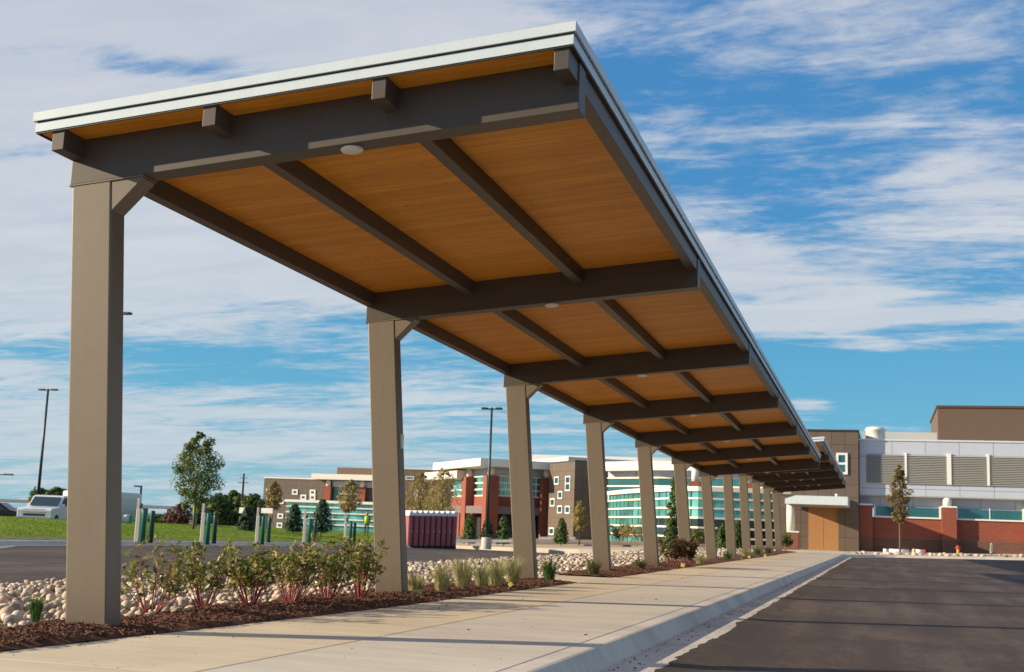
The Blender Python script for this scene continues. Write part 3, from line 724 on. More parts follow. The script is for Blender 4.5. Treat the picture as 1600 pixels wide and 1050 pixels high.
# ------------------------------------------------------------------ trees
def tree(loc, h, w_, trunk_h, lm, bm_, label, group=None, name='tree', n=5000, ls=.09, trunk_r=.08, shape='oval', gap=.5, seed=0):
    global R
    Rs = R; R = random.Random(seed+11)
    root = empty(name, loc, 0, label, 'tree', group); tg = G(); cg_ = G()
    top = h; tg.tube([(0, 0, -.3), (.02, 0, trunk_h*.5), (0, .02, trunk_h), (.03, 0, (trunk_h+top)/2), (0, 0, top*.93)], [trunk_r*1.15, trunk_r, trunk_r*.8, trunk_r*.4, trunk_r*.08], 8)
    ch = top-trunk_h; clumps = []
    nb = 26
    for i in range(nb):
        t = (i+.5)/nb; z = trunk_h+ch*(t*.98)
        if shape == 'oval': rr = w_*.5*max(.12, math.sin(pi*min(1, (t*.86+.12)))**.8)
        elif shape == 'cone': rr = w_*.5*(1-t)**.85+.04*w_
        else: rr = w_*.5*max(.2, math.sqrt(max(0, 1-(2*t-1)**2)))
        for s_ in range(3):
            a = i*2.4+s_*2.1+R.uniform(-.4, .4); q = rr*R.uniform(.35, .95); e = Vector((cos(a)*q, sin(a)*q, z+R.uniform(-.03, .05)*ch))
            b0 = Vector((0, 0, max(trunk_h*.8, z-q*.6)))
            tg.tube([b0, b0.lerp(e, .55)+Vector((0, 0, .02*ch)), e], [trunk_r*.28, trunk_r*.16, trunk_r*.05], 5, False)
            clumps.append((e, rr*R.uniform(.28, .55), R.random()))
    per = n//len(clumps)
    for e, cr, q in clumps:
        k = int(per*(1.35 if q > .3 else .6))
        for j in range(k):
            v = rndv(); v = v.normalized()*(v.length**.5); p = e+Vector((v.x*cr, v.y*cr, v.z*cr*.75))
            leafquad(cg_, p, v+Vector((0, 0, .4)), ls*R.uniform(.6, 1.3))
    tg.make('trunk', bm_, root, smooth=True); cg_.make('crown', lm, root); R = Rs; return root
def conifer(loc, h, w_, label, group, seed, lm=lf_conif, n=3500, ls=.10):
    global R
    Rs = R; R = random.Random(seed); root = empty('evergreen', loc, 0, label, 'tree', group); g = G(); tg = G()
    tg.tube([(0, 0, -.4), (0, 0, h*.5), (0, 0, h*.96)], [.05*h/3, .035*h/3, .006], 6)
    nl = int(16)
    for i in range(nl):
        t = i/nl; z = h*(.03+.95*t); rr = w_*.5*(1-t)**.62*min(1, .65+2.2*t)+.02; nb = int(9+8*(1-t))
        for b_ in range(nb):
            a = R.uniform(0, 6.28); ln = rr*R.uniform(.7, 1.12)
            for j in range(max(4, int(n/(nl*nb)))):
                s_ = R.random()**.6; p = Vector((cos(a)*ln*s_, sin(a)*ln*s_, z-ln*.25*s_+R.uniform(-.03, .03)*h)); p += rndv()*w_*.05
                leafquad(g, p, Vector((cos(a), sin(a), .7))+rndv()*.7, ls*R.uniform(.6, 1.2), 2.0)
    tg.make('trunk', bark_d, root); g.make('crown', lm, root); R = Rs; return root
def tree_px(px, ybase, ytop, D, wpx, **k):
    P = atD(px, ybase, D); h = (ybase-ytop)*D/F; return P, h, wpx*D/F
P, h, w_ = tree_px(302, 823, 677, 72, 80); tree(P, h, w_, h*.22, lf_mid, bark_g, 'young maple with full green crown standing on the lawn edge', n=6200, ls=.115, trunk_r=.075, seed=3)
P, h, w_ = tree_px(1406, 864, 729, 82, 33); P.z = pz(P.x, P.y)-.05
tree(P, h+.2, w_*1.05, h*.36, lf_brown, bark_g, 'slim staked young tree with bronze leaves before the brick wall', n=3800, ls=.10, trunk_r=.055, seed=5)
for i, (px, yb, yt, D, wp, lm, lab) in enumerate([
    (690, 815, 733, 96, 48, lf_gold, 'golden leafed tree rising behind the portable toilets'),
    (655, 812, 738, 99, 44, lf_gold, 'thin golden tree left of another one, before the tan block'),
    (905, 845, 782, 92, 22, lf_gold, 'small golden tree at the corner of the brown block'),
    (1052, 850, 745, 70, 16, lf_mid, 'slender green sapling before the curved glass wing'),
    (545, 806, 750, 160, 34, lf_gold, 'thin yellowish tree before the glass front of the left wing'),
    (425, 812, 752, 165, 24, lf_gold, 'faint thin tree at the left end of the brown wing'),
    (282, 822, 786, 88, 34, lf_plum, 'small purple-leaved tree behind the lawn left of the maple'),
    (265, 822, 800, 92, 20, lf_plum, 'low purple shrub-like tree by the forecourt roof')]):
    P, h, w_ = tree_px(px, yb, yt, D, wp); tree(P, h, w_*1.15, h*(.12 if wp > 30 else .25), lm, bark_d, lab, None, n=2600 if lm is lf_gold else 2200, ls=.11 if D < 120 else .2, trunk_r=.05, seed=20+i)
for i, (px, yb, yt, D, wp, lab) in enumerate([
    (385, 828, 790, 80, 28, 'low dark evergreen between the white signs'),
    (459, 827, 787, 84, 32, 'left dark evergreen before the glass banded wing'),
    (502, 828, 779, 84, 36, 'taller dark evergreen, right of the pair before the glass banded wing'),
    (733, 846, 803, 88, 20, 'upright evergreen left of the light pole at the entrance'),
    (761, 846, 808, 88, 16, 'evergreen right behind the light pole at the entrance'),
    (786, 847, 806, 88, 19, 'evergreen just left of the third column at the brick entrance'),
    (877, 847, 809, 90, 18, 'small evergreen before the brown block with square windows'),
    (1048, 862, 808, 66, 24, 'evergreen before the curved glass wing, left of two'),
    (1128, 862, 818, 70, 26, 'evergreen before the glass wing seen between far columns'),
    (1152, 860, 812, 72, 16, 'dark evergreen farthest right before the glass wing')]):
    P, h, w_ = tree_px(px, yb, yt, D, wp); conifer(P, h, w_*(1.35 if px < 600 else 1.7), lab, 'evergreens near the buildings', 60+i, ls=.11, lm=lf_conif if px < 600 else lf_dark)
for i, (px, yb, yt, D, wp, lab) in enumerate([
    (338, 826, 772, 150, 34, 'round dark tree in the far belt just right of the maple'),
    (362, 826, 768, 158, 40, 'tallest round tree in the far belt by the utility pole'),
    (392, 826, 774, 150, 36, 'round dark tree of the far belt touching the brown wing'),
    (318, 826, 784, 156, 26, 'low dark tree of the far belt behind the maple trunk'),
    (62, 800, 765, 140, 32, 'dark tree beyond the pickup, left of two'),
    (86, 800, 763, 140, 30, 'dark tree beyond the pickup, right of two'),
    (246, 826, 806, 150, 40, 'low dark tree under the forecourt roof')]):
    P, h, w_ = tree_px(px, yb+6, yt, D, wp); tree(P, h, w_*1.2, h*.12, lf_dark, bark_d, lab, 'trees beyond the lawn', n=3600, ls=.32, trunk_r=.15, shape='round', seed=80+i)
# low planting in front of entrance and curved wing
for i, (px, py, D, w_, h, mm, lab) in enumerate([
    (965, 848, 92, 2.2, 1.2, lf_red, 'low russet shrub at the foot of the curved glass, left'),
    (990, 848, 90, 2.2, 1.1, lf_gold, 'low yellowish shrub at the foot of the curved glass, right'),
    (1096, 853, 80, 1.4, 1.0, lf_mid, 'low green shrub under the glass bands between columns')]):
    P = atD(px, py, D); shrub(P, h, w_, mm, lab, 'low shrubs at the buildings', nst=14, nl=900, low=.1, ls=.12)

# ------------------------------------------------------------------ BUILDINGS
class Face:
    """local frame on a facade: x along it (to the right), y into the building, z up"""
    def __init__(s, name, P, az_, label, cat='building', group=None):
        s.P = Vector((P.x, P.y, 0)); s.d = Vector((sin(az_), cos(az_), 0)); s.n = Vector((-s.d.y, s.d.x, 0))
        s.rz = math.atan2(s.d.y, s.d.x); s.root = empty(name, s.P, s.rz, label, cat, group)
    def uz(s, px, py, off=0):
        r = ray(px, py); P = s.P+s.n*off; o = Vector((0, 0, HC)); nn = s.n; t = (P-o).dot(nn)/r.dot(nn); q = o+r*t
        return (q-s.P).dot(s.d), q.z
    def box(s, name, m, x0, x1, y0, y1, z0, z1, parent=None, bevel=0):
        return G().box(x0, x1, y0, y1, z0, z1).make(name, m, parent or s.root, bevel=bevel)
    def win(s, px0, px1, py0, py1, off=0, fr=.12, glass=teal_d, mull=0, name='window', fm=None, hm=0):
        u0, z1 = s.uz(px0, py0, off); u1, z0 = s.uz(px1, py1, off)
        if u0 > u1: u0, u1 = u1, u0
        w = G(); y0, y1 = off-.10, off+.02
        w.box(u0, u1, y0, y1, z1-fr, z1).box(u0, u1, y0, y1, z0, z0+fr).box(u0, u0+fr, y0, y1, z0+fr, z1-fr).box(u1-fr, u1, y0, y1, z0+fr, z1-fr)
        for k in range(mull): x = u0+(u1-u0)*(k+1)/(mull+1); w.box(x-.04, x+.04, y0+.01, y1, z0+fr, z1-fr)
        for k in range(hm): z = z0+(z1-z0)*(k+1)/(hm+1); w.box(u0+fr, u1-fr, y0+.01, y1, z-fr/2, z+fr/2)
        o = w.make(name, fm or whitef, s.root); G().box(u0+fr, u1-fr, off-.03, off+.01, z0+fr, z1-fr).make('pane', glass, o)
# --- right wing
YF = 98.0
def X(px, Y=YF, py=775): return onY(px, py, Y).x
def Z(py, px=1420, Y=YF): return onY(px, py, Y).z
f = Face('brick_wing', Vector((X(1343), YF, 0)), pi/2, 'long two-storey wing of red brick below and white louvred panels above')
u = lambda px, off=0: f.uz(px, 775, off)[0]
zz = lambda py, off=0, px=1470: f.uz(px, py, off)[1]
UE = 60
f.box('upper_wall', whitem, 0, UE, 0, .5, zz(776), zz(690))
f.box('upper_wall_core', whitem, 0, UE, .5, 25, zz(776)+.05, zz(690)-.12)
f.box('recessed_wall', whitem, 0, UE, .9, 1.2, zz(796), zz(776)+.03)
f.box('soffit', mat('soffit_grey', (.4, .38, .35), .6), 0, UE, .02, 1.25, zz(776)-.08, zz(776)-.003)
f.box('roof_edge', fascia, -.05, UE, -.08, .3, zz(690), zz(690)+.12)
f.box('lower_wall', brick, 0, UE, .55, .85, zz(843), zz(811))
f.box('wall_base', brick_d, 0, UE, .50, .85, zz(870), zz(843)-.003)
for x0, x1 in ((1354, 1414), (1417.5, 1480), (1487, 1543), (1547.5, 1606), (1610, 1668)):
    u0, u1 = u(x0), u(x1); zl, zh = zz(757), zz(711); g = G()
    g.box(u0, u1, -.02, .015, zl, zh); lv_ = g.make('louvre_panel', louvre_m, f.root); s_ = G(); n = 17
    for k in range(n):
        z_ = zl+(zh-zl)*(k+.5)/n; s_.hexa([(u0, -.14, z_-.06), (u1, -.14, z_-.06), (u1, -.02, z_+.02), (u0, -.02, z_+.02), (u0, -.14, z_-.045), (u1, -.14, z_-.045), (u1, -.02, z_+.035), (u0, -.02, z_+.035)])
    s_.make('slats', mat('louvre_slat', (.38, .37, .34), .5), lv_)
for px, wd in ((1415.7, .16), (1483.5, .32), (1545, .18), (1608, .18)):
    f.box('mullion', whitef, u(px)-wd/2, u(px)+wd/2, -.16, -.001, zz(757), zz(711)+.1)
for x0, x1, piers in ((1365, 1470, None), (1493, 1600, None), (1622, 1730, None)):
    u0, u1 = u(x0, .55), u(x1, .55); f.box('window', teal_d, u0+.1, u1-.1, .62, .80, zz(809, .55), zz(794.5, .55))
    g = G().box(u0, u0+.14, .48, .84, zz(809, .55), zz(794, .55)+.1).box(u1-.14, u1, .48, .84, zz(809, .55), zz(794, .55)+.1).box(u0, u1, .44, .84, zz(811.5, .55), zz(809, .55)-.004)
    g.box((u0+u1)/2-.03, (u0+u1)/2+.03, .58, .75, zz(809, .55), zz(794, .55)+.09)
    g.make('window_frame', whitef, f.root)
for x0, x1 in ((1343, 1363), (1471, 1494), (1601, 1622)):
    f.box('brick_pier', brick, u(x0)+.01, u(x1), -.1, .95, zz(843)-.001, zz(793)); f.box('pier_base', brick_d, u(x0)+.008, u(x1)+.002, -.105, .95, zz(870), zz(843)-.003)
    f.box('pier_cap', whitef, u(x0)-.02, u(x1)+.04, -.16, 1.0, zz(793)+.003, zz(793)+.12)
    if x0 > 1400: G().tube([((u(x0)+u(x1))/2-.1, .3, zz(793)+.12), ((u(x0)+u(x1))/2-.1, .3, zz(776)-.08)], [.32, .32], 20).make('round_column', cream, f.root, smooth=True)
f.box('rear_parapet', mat('grey_metal', (.5, .5, .48), .5, var=.04), u(1346), u(1470, 8)+2, 8, 8.5, zz(695), zz(676, 8))
pw = Face('penthouse', Vector((X(1467, 104), 104, 0)), pi/2, 'brown windowless penthouse on the roof of the brick wing') 
pw.box('wall', brown_s, 0, 30, 0, 14, zz(692), onY(1467, 637, 104).z); pw.box('coping', mat('brown_trim', (.10, .06, .04), .5), -.1, 30, -.1, 14, onY(1467, 637, 104).z+.002, onY(1467, 637, 104).z+.18)
# roof fan
fx = u(1368.5, 2); fr_ = empty('roof_fan', f.P+f.d*fx+f.n*2.2, 0, 'round cream exhaust fan housing on the white wing roof', 'roof fan'); zr = zz(690)-.12
G().box(-1.1, 1.1, -.8, .8, zr, zr+.32).make('curb', mat('curb_grey', (.4, .38, .34), .6), fr_)
rr = 14.5*98/F; G()._lathe(0, 0, [(rr*1.02, zr+.32), (rr, zr+.40), (rr*.96, zr+1.0), (rr*1.06, zr+1.05), (rr*1.06, zr+1.15), (rr*.9, zr+1.28), (rr*.4, zr+1.36), (.01, zr+1.38)], 28).make('housing', cream, fr_, smooth=True)
# --- tower with entrance
tY = 97.2
t = Face('entrance_tower', Vector((X(1236, tY), tY, 0)), pi/2, 'brown panelled tower with boarded entrance, white canopy and one tall window')
tu = lambda px, off=0: t.uz(px, 775, off)[0]; tz = lambda py, off=0, px=1300: t.uz(px, py, off)[1]
e0, e1 = tu(1244), tu(1310)
t.box('wall', brown_p, e1, tu(1341.5), 0, 12, -.3, tz(674))
t.box('wall_over_entrance', brown_p, 0, e1-.001, .002, 12, tz(790)+.5, tz(674)-.002)
t.box('coping', dgap, -.05, tu(1341.5)+.06, -.06, 12, tz(674)+.002, tz(674)+.14)
t.box('entrance_wall', brown_p, -1.2, tu(1263), .3, 1, -.3, tz(788)+.6)
t.box('entrance_board', ply, tu(1263), e1-.002, .25, .32, -.1, tz(789)+.5)
for k in (.5,): t.box('board_joint', dgap, tu(1263)+(e1-tu(1263))*k-.004, tu(1263)+(e1-tu(1263))*k+.004, .243, .249, -.05, tz(789)+.4)
t.win(1306.5, 1324.5, 707.5, 741.5, 0, .17, teal_d, 0, hm=1)
# entry canopy
ox = -6.5; z0, z1 = t.uz(1300, 789, ox)[1], t.uz(1300, 775.5, ox)[1]
a0, a1 = t.uz(1226.5, 782, ox)[0], t.uz(1324.5, 782, ox)[0]
cn = G(); n = len(cn.v)
prof = [(a0, z0), (a0, z0+.35), (a0+.75, z1), (a1, z1), (a1, z0)]
k = len(prof); cn.v = [(x, y, z) for y in (ox, 0.0) for x, z in prof]; cn.f = [tuple(range(k)), tuple(reversed(range(k, 2*k)))]+[(j, k+j, k+(j+1) % k, (j+1) % k) for j in range(k)]
ec = cn.make('entrance_canopy', fascia, t.root)
G().box(a0+.3, a1-.2, ox+.3, -.05, z0-.05, z0-.004).make('canopy_soffit', mat('canopy_soffit_tan', (.35, .27, .18), .7), ec)
cx = t.uz(1235.5, 800, ox+.8)[0]; pzt = t.uz(1240, 832, ox+.5)[1]
G().tube([(cx, ox+.9, pzt+.1), (cx, ox+.9, z0-.05)], [.30, .30], 24).make('round_column', cream, ec, smooth=True)
G().box(t.uz(1229.5, 840, ox+.4)[0], t.uz(1247.5, 840, ox+.4)[0], ox+.4, ox+1.35, -.2, pzt).make('brick_pier', mat('pier_brick', (.22, .07, .045), .8, kind='brick', var=.1), ec)
G().box(t.uz(1229, 840, ox+.4)[0], t.uz(1248.2, 840, ox+.4)[0], ox+.35, ox+1.4, pzt+.002, pzt+.1).make('pier_cap', cream, ec)
G().tube([(a1-.8, ox+1.2, z1), (a1-.8, ox+1.2, z1+.18), (a1-.8, ox+1.2, z1+.22)], [.07, .12, .1], 12).make('spotlight', whitef, ec)

# --- curved glazed wing
def ribbon(poly, z0, z1, th, out=0):
    g = G(); n = len(poly); 
    P = []
    for i, p in enumerate(poly):
        a = Vector(poly[max(i-1, 0)]); c = Vector(poly[min(i+1, n-1)]); d = (c-a).normalized(); nr = Vector((d.y, -d.x)); P.append((Vector(p)+nr*out, Vector(p)+nr*(out-th)))
    for i in range(n-1):
        (a, a2), (c, c2) = P[i], P[i+1]
        g.hexa([(a.x, a.y, z0), (c.x, c.y, z0), (c2.x, c2.y, z0), (a2.x, a2.y, z0), (a.x, a.y, z1), (c.x, c.y, z1), (c2.x, c2.y, z1), (a2.x, a2.y, z1)])
    return g
K = 1.13
gp = [atD(px, 830, D*K) for px, D in ((950, 110), (966, 106), (984, 102), (1002, 99), (1024, 96), (1046, 93), (1068, 91), (1090, 90), (1252, 89.5))]
o0 = gp[4].copy(); o0.z = 0; gw = empty('glazed_wing', o0, 0, 'low curved wing of teal glass with white horizontal bands seen between far columns', 'building')
lp = [(p.x-o0.x, p.y-o0.y) for p in gp]
zk = lambda z: HC+(z-HC)*K
ztop = zk(4.15); sp = .705*K
ribbon(lp, -.9, ztop-.1, .3, 0).make('glazing', teal, gw)
ribbon(lp[3:], -1.0, zk(2.0), .3, .02).make('lower_glazing_dark_reflection', dark_refl, gw)  # near-black sheet paints dark reflections over the lower panes
ribbon(lp, ztop-.20, ztop+.18, 1.2, .30).make('top_band', cream, gw)
for k in range(1, 7):
    z_ = ztop-k*sp; ribbon(lp, z_-.075, z_+.075, .25, .16).make('band', cream, gw)
mu = G()
for i in range(len(lp)-1):
    a, c = Vector(lp[i]), Vector(lp[i+1]); n_ = max(1, int((c-a).length/1.5)); d = (c-a).normalized(); nr = Vector((d.y, -d.x))
    for k in range(n_):
        q = a.lerp(c, (k+.5)/n_); q1 = q+nr*.05; mu.box(q1.x-.035, q1.x+.035, q1.y-.035, q1.y+.035, -.9, ztop-.22)
mu.make('mullions', mat('teal_mullion', (.10, .22, .21), .5), gw)
ribbon([(x, y+1.5) for x, y in lp], ztop-.1, ztop+.10, 10, -.2).make('lower_roof', roofm, gw)
# upper storey set back
up = [atD(px, 760, D*K) for px, D in ((950, 115), (1030, 110), (1250, 103))]; ul = [(p.x-o0.x, p.y-o0.y) for p in up]
ribbon(ul, zk(3.5), zk(6.3), .3, 0).make('upper_wall', whitem, gw)
ribbon(ul, zk(4.2), zk(5.75), .2, .08).make('upper_glazing', teal_d, gw)
for z_ in (4.2, 4.95, 5.7): ribbon(ul, zk(z_)-.07, zk(z_)+.07, .2, .14).make('upper_band', cream, gw)
ribbon(ul, zk(6.3), zk(7.1), 6, 1.6).make('upper_roof', cream, gw)
for px in (1086, 1170):
    p = atD(px, 760, 102*K); x_, y_ = p.x-o0.x, p.y-o0.y
    G().box(x_-.5, x_+.5, y_-.5, y_+.6, zk(3.6), zk(5.15)).make('brick_pier', brick, gw); G().tube([(x_, y_, zk(5.15)), (x_, y_, zk(6.3))], [.34, .34], 14).make('round_column', cream, gw, smooth=True)

# --- brown block with square windows
AZB = rad(52)
t0 = atD(897, 780, 115*K); t0.z = 0
bt = Face('brown_block', t0, AZB, 'dark brown corner block with scattered small white square windows on its sunlit side')
ztp = bt.uz(897, 721)[1]; ub = bt.uz(998, 780)[0]
# left (sunlit) face: a second frame at the same corner running away to the left
fa = Face.__new__(Face); fa.P = bt.P; fa.d = Vector((sin(AZB-pi/2), cos(AZB-pi/2), 0)); fa.n = Vector((fa.d.y, -fa.d.x, 0)); fa.root = bt.root
la = fa.uz(857.5, 780)[0]
bt.box('wall', brown_p, 0, ub+4, 0, abs(la), -1.2, ztp)
bt.box('coping', mat('brown_trim2', (.09, .06, .045), .5), -.05, ub+4, -.05, abs(la)+.05, ztp+.002, ztp+.16)
bt.box('rear_roof', cream, bt.uz(888, 715, 7)[0], ub+8, 7, 34, ztp-.3, bt.uz(888, 713.5, 7)[1])
def awin(fa, root, px0, px1, py0, py1, glass=teal_d, fr=.13, hm=0):
    ua, z1 = fa.uz(px0, py0); ub_, z0 = fa.uz(px1, py1); a, c = min(ua, ub_), max(ua, ub_)   # distance along the left-going face = local +y of the block
    g = G(); g.box(-.10, .02, a, c, z1-fr, z1).box(-.10, .02, a, c, z0, z0+fr).box(-.10, .02, a, a+fr, z0+fr, z1-fr).box(-.10, .02, c-fr, c, z0+fr, z1-fr)
    for k in range(hm): z = z0+(z1-z0)*(k+1)/(hm+1); g.box(-.09, .02, a+fr, c-fr, z-fr/2, z+fr/2)
    o = g.make('window', whitef, root); G().box(-.03, .01, a+fr, c-fr, z0+fr, z1-fr).make('pane', glass, o)
for (cx_, cy_, w__, h__, hm) in [(870.5, 751, 6.5, 12, 0), (888, 755.5, 7, 23, 1), (876, 773.5, 6.5, 12, 0), (864, 785, 6.5, 12.5, 0), (875.5, 796, 7, 12, 0), (887.5, 796.5, 7, 12, 0), (862.5, 830, 7, 12, 0)]:
    awin(fa, bt.root, cx_-w__/2, cx_+w__/2, cy_-h__/2, cy_+h__/2, hm=hm)
# roof slab behind the block
rb = Face('rear_hall', atD(860, 780, 150), pi/2-.12, 'pale flat-roofed hall rising just behind the brown corner block')
rz1 = rb.uz(920, 713)[1]; rz0 = rb.uz(920, 728)[1]
rb.box('wall', whitem, -1, rb.uz(1060, 720)[0], .8, 12, -1, rz0); rb.box('roof', cream, -3.5, rb.uz(1062, 720)[0], -.8, 12, rz0+.002, rz1)

# --- brick entrance pavilion
p0 = atD(759, 790, 120*K); p0.z = 0
en = Face('brick_entrance', p0, AZB, 'brick entrance pavilion with tall piers, cream flat roofs and dark glazed openings')
fe = Face.__new__(Face); fe.P = en.P; fe.d = Vector((sin(AZB-pi/2), cos(AZB-pi/2), 0)); fe.n = Vector((fe.d.y, -fe.d.x, 0)); fe.root = en.root
LA = abs(fe.uz(690, 780)[0]); LB = en.uz(860, 780)[0]
zb_ = en.uz(759, 850)[1]; zp = en.uz(759, 742)[1]; zr0 = en.uz(759, 729)[1]; zr1 = en.uz(759, 717)[1]; zc0 = en.uz(759, 802)[1]; zc1 = en.uz(759, 790)[1]; zs = en.uz(780, 775)[1]
en.box('core', darkin, 1.6, LB-.5, 1.6, LA, -1.5, zr0-.05)
en.box('upper_wall', brick, 1.2, LB-.2, 1.2, LA, zc1-.05, zs)
en.box('top_wall', whitem, 1.25, LB-.22, 1.25, LA-.02, zp+.2, zr0-.003)
en.box('glazing', teal, 1.4, LB-.3, 1.4, LA-.1, zs+.002, zp+.198)
g = G()
for z_ in [zs+(zp-zs)*q for q in (0.03, .35, .68, 1.02)]:
    g.box(1.22, LB-.22, 1.22, 1.42, z_-.09, z_+.09); g.box(1.22, 1.42, 1.43, LA-.05, z_-.09, z_+.09)
for k in range(1, 7): x_ = 1.4+(LB-1.8)*k/7; g.box(x_-.05, x_+.05, 1.26, 1.41, zs+.1, zp+.1)
g.make('window_bands', whitef, en.root)
en.box('porch_roof', mat('porch_grey', (.17, .13, .125), .6), .3, LB-.4, .3, LA-.3, zc0, zc1)
def pier(x0, x1, y0, y1, zt_):
    G().box(x0, x1, y0, y1, -1.5, zt_).make('brick_pier', brick, en.root); cx_, cy_ = (x0+x1)/2, (y0+y1)/2
    G().tube([(cx_, cy_, zt_), (cx_, cy_, zr0)], [.42, .42], 16).make('round_column', cream, en.root, smooth=True)
wl = abs(fe.uz(753.5, 780)[0])
pier(0, en.uz(779, 780)[0], 0, wl, zp)
y1_ = abs(fe.uz(724.5, 780)[0]); y2_ = abs(fe.uz(718, 780)[0]); pier(.2, 1.6, y1_, y2_, zp)
x3 = en.uz(842, 780, 0)[0]; pier(x3+.2, x3+1.6, -.6, .4, zp)
for yy in (y2_+1.0, y1_-2.0): G().box(.4, .95, yy, yy+.6, -1.5, zc0).make('porch_pier', brick, en.root)
G().prism([(-1.3, -1.3), (LB+.6, -1.3), (LB+.6, LA), (-1.3, LA)], zr0, zr1).make('upper_roof', cream, en.root)
G().prism([(-.6, LA*.55), (LB*.4, LA*.55), (LB*.4, LA*1.35), (-.6, LA*1.35)], zr0-1.1, zr0-.15).make('lower_roof', cream, en.root)
# --- middle tan block
mb = Face('tan_block', atD(600, 780, 168), rad(82), 'tan panelled block with little square windows behind golden trees')
mzt = mb.uz(660, 734)[1]; mb.box('wall', brown_l, 0, mb.uz(691, 780)[0], 0, 10, -2, mzt)
mb.box('coping', cream, -.05, mb.uz(691, 780)[0]+.05, -.06, 10, mzt+.002, mzt+.15)
for (a, c, d, e) in [(634, 647, 744, 750), (648, 652.5, 765, 777), (659, 663.5, 756, 766), (655, 659.5, 775, 786)]: mb.win(a, c, d, e, 0, .12, teal_d)
# --- left wing
lw = Face('brown_wing', atD(411, 780, 205), rad(91), 'long brown far wing with scattered square white windows, white roof and glass bands')
lu = lambda px, off=0: lw.uz(px, 780, off)[0]; lz = lambda py, px=500, off=0: lw.uz(px, py, off)[1]
lw.box('wall', brown_p, 0, lu(645), 0, 14, -3, lz(749.5)); lw.box('coping', cream, -.1, lu(497), -.12, 14, lz(749.5)+.002, lz(749.5)+.2)
for (cx_, cy_) in [(230, 357), (325, 362), (533, 367), (632, 428), (740, 370), (740, 430), (270, 472), (370, 475), (362, 648), (352, 755)]:
    px, py = 390+cx_/7.5, 720+cy_/7.5; lw.win(px-4.2, px+4.2, py-4.3, py+4.3, 0, .24, teal_d)
lw.box('roof_slab', cream, lu(495), lu(650), -2.5, 10, lz(750.5, 540), lz(742, 540))
lw.box('penthouse', brown_s, lu(524, 6), lu(680, 6), 6, 12, lz(745), lz(732, 600, 6))
lw.box('upper_glazing', teal_d, lu(519), lu(562), -.12, -.02, lz(784), lz(752))
for yy in (763, 770.5, 778): lw.box('upper_band', whitef, lu(530), lu(562), -.2, -.121, lz(yy+.8), lz(yy-.8))
lw.box('upper_clerestory', whitem, lu(519), lu(640), -.16, -.125, lz(760), lz(751))
for a, c in ((509, 519), (562, 573), (610, 620)):
    lw.box('brick_pier', brick, lu(a), lu(c), -.8, -.17, lz(785), lz(759.5)); q = (lu(a)+lu(c))/2; G().tube([(q, -.5, lz(759.5)), (q, -.5, lz(750.5))], [.4, .4], 12).make('round_column', cream, lw.root, smooth=True)
lw.box('lower_glazing', teal, lu(450, -3), lu(640, -3), -3, -.9, -3, lz(785, 520, -3)); lw.box('lower_roof_edge', cream, lu(447, -3), lu(640, -3), -3.6, -.9, lz(786.5, 520, -3), lz(782.5, 520, -3))
for yy in (793.3, 802, 811.5, 820): lw.box('lower_band', cream, lu(449, -3), lu(640, -3), -3.35, -3.01, lz(yy+.9, 520, -3), lz(yy-.9, 520, -3))

# ------------------------------------------------------------------ ENTRANCE FORECOURT strips
gsl = G()
pa = [hit(712, 853.8), hit(800, 860), hit(850, 858), hit(905, 856), hit(1000, 858)]
sweep([(p.x, p.y) for p in pa], [(0, 0), (.02, .13), (.8, .14), (.8, 0)][::-1] if False else [(-1.5, .0), (-1.5, .13), (-.03, .14), (0, 0)], 'forecourt_kerb', conc_k, zt)
fc = [atD(px, 830, D) for px, D in ((600, 92), (712, 88), (800, 84), (905, 80), (1000, 78), (1250, 78), (1250, 150), (600, 190))]
fz = [-.62, -.60, -.52, -.40, -.25, -.02, -.02, -.9]
g = G(); n = len(fc); g.v = [(p.x, p.y, z) for p, z in zip(fc, fz)]+[(p.x, p.y, -1.5) for p in fc]; g.f = [tuple(range(n))]+[(i_, n+i_, n+(i_+1) % n, (i_+1) % n) for i_ in range(n)]
struct(g.make('forecourt', concrete('forecourt_concrete', (.56, .48, .36), (.46, .38, .28))))
bed = [atD(px, 830, D) for px, D in ((640, 104), (800, 96), (905, 93), (1000, 90), (1060, 88), (1235, 88), (1240, 100), (1060, 108), (905, 128), (640, 150))]
bzv = [-.68, -.50, -.36, -.20, -.08, .02, .02, -.02, -.30, -.75]
g = G(); n = len(bed); g.v = [(p.x, p.y, z+.10) for p, z in zip(bed, bzv)]+[(p.x, p.y, -1.5) for p in bed]; g.f = [tuple(range(n))]+[(i_, n+i_, n+(i_+1) % n, (i_+1) % n) for i_ in range(n)]
struct(g.make('planting_bed', mat('forecourt_soil', (.16, .09, .05), .9, var=.35, vs=.5, col2=(.30, .24, .16))))
wt = G()
for a, c, yy, D in ((712, 800, 847.5, 86), (842, 898, 843, 92)):
    A, B_ = atD(a, yy, D), atD(c, yy, D)
    for t_ in range(12):
        p, q = A.lerp(B_, t_/12), A.lerp(B_, (t_+.93)/12); wt.hexa([p, q, q+Vector((0, .5, 0)), p+Vector((0, .5, 0)), p+Vector((0, 0, .2)), q+Vector((0, 0, .2)), q+Vector((0, .5, .2)), p+Vector((0, .5, .2))])
tag(wt.make('seat_wall', cream), 'low pale stone seat wall in front of the brick entrance planting', 'wall')

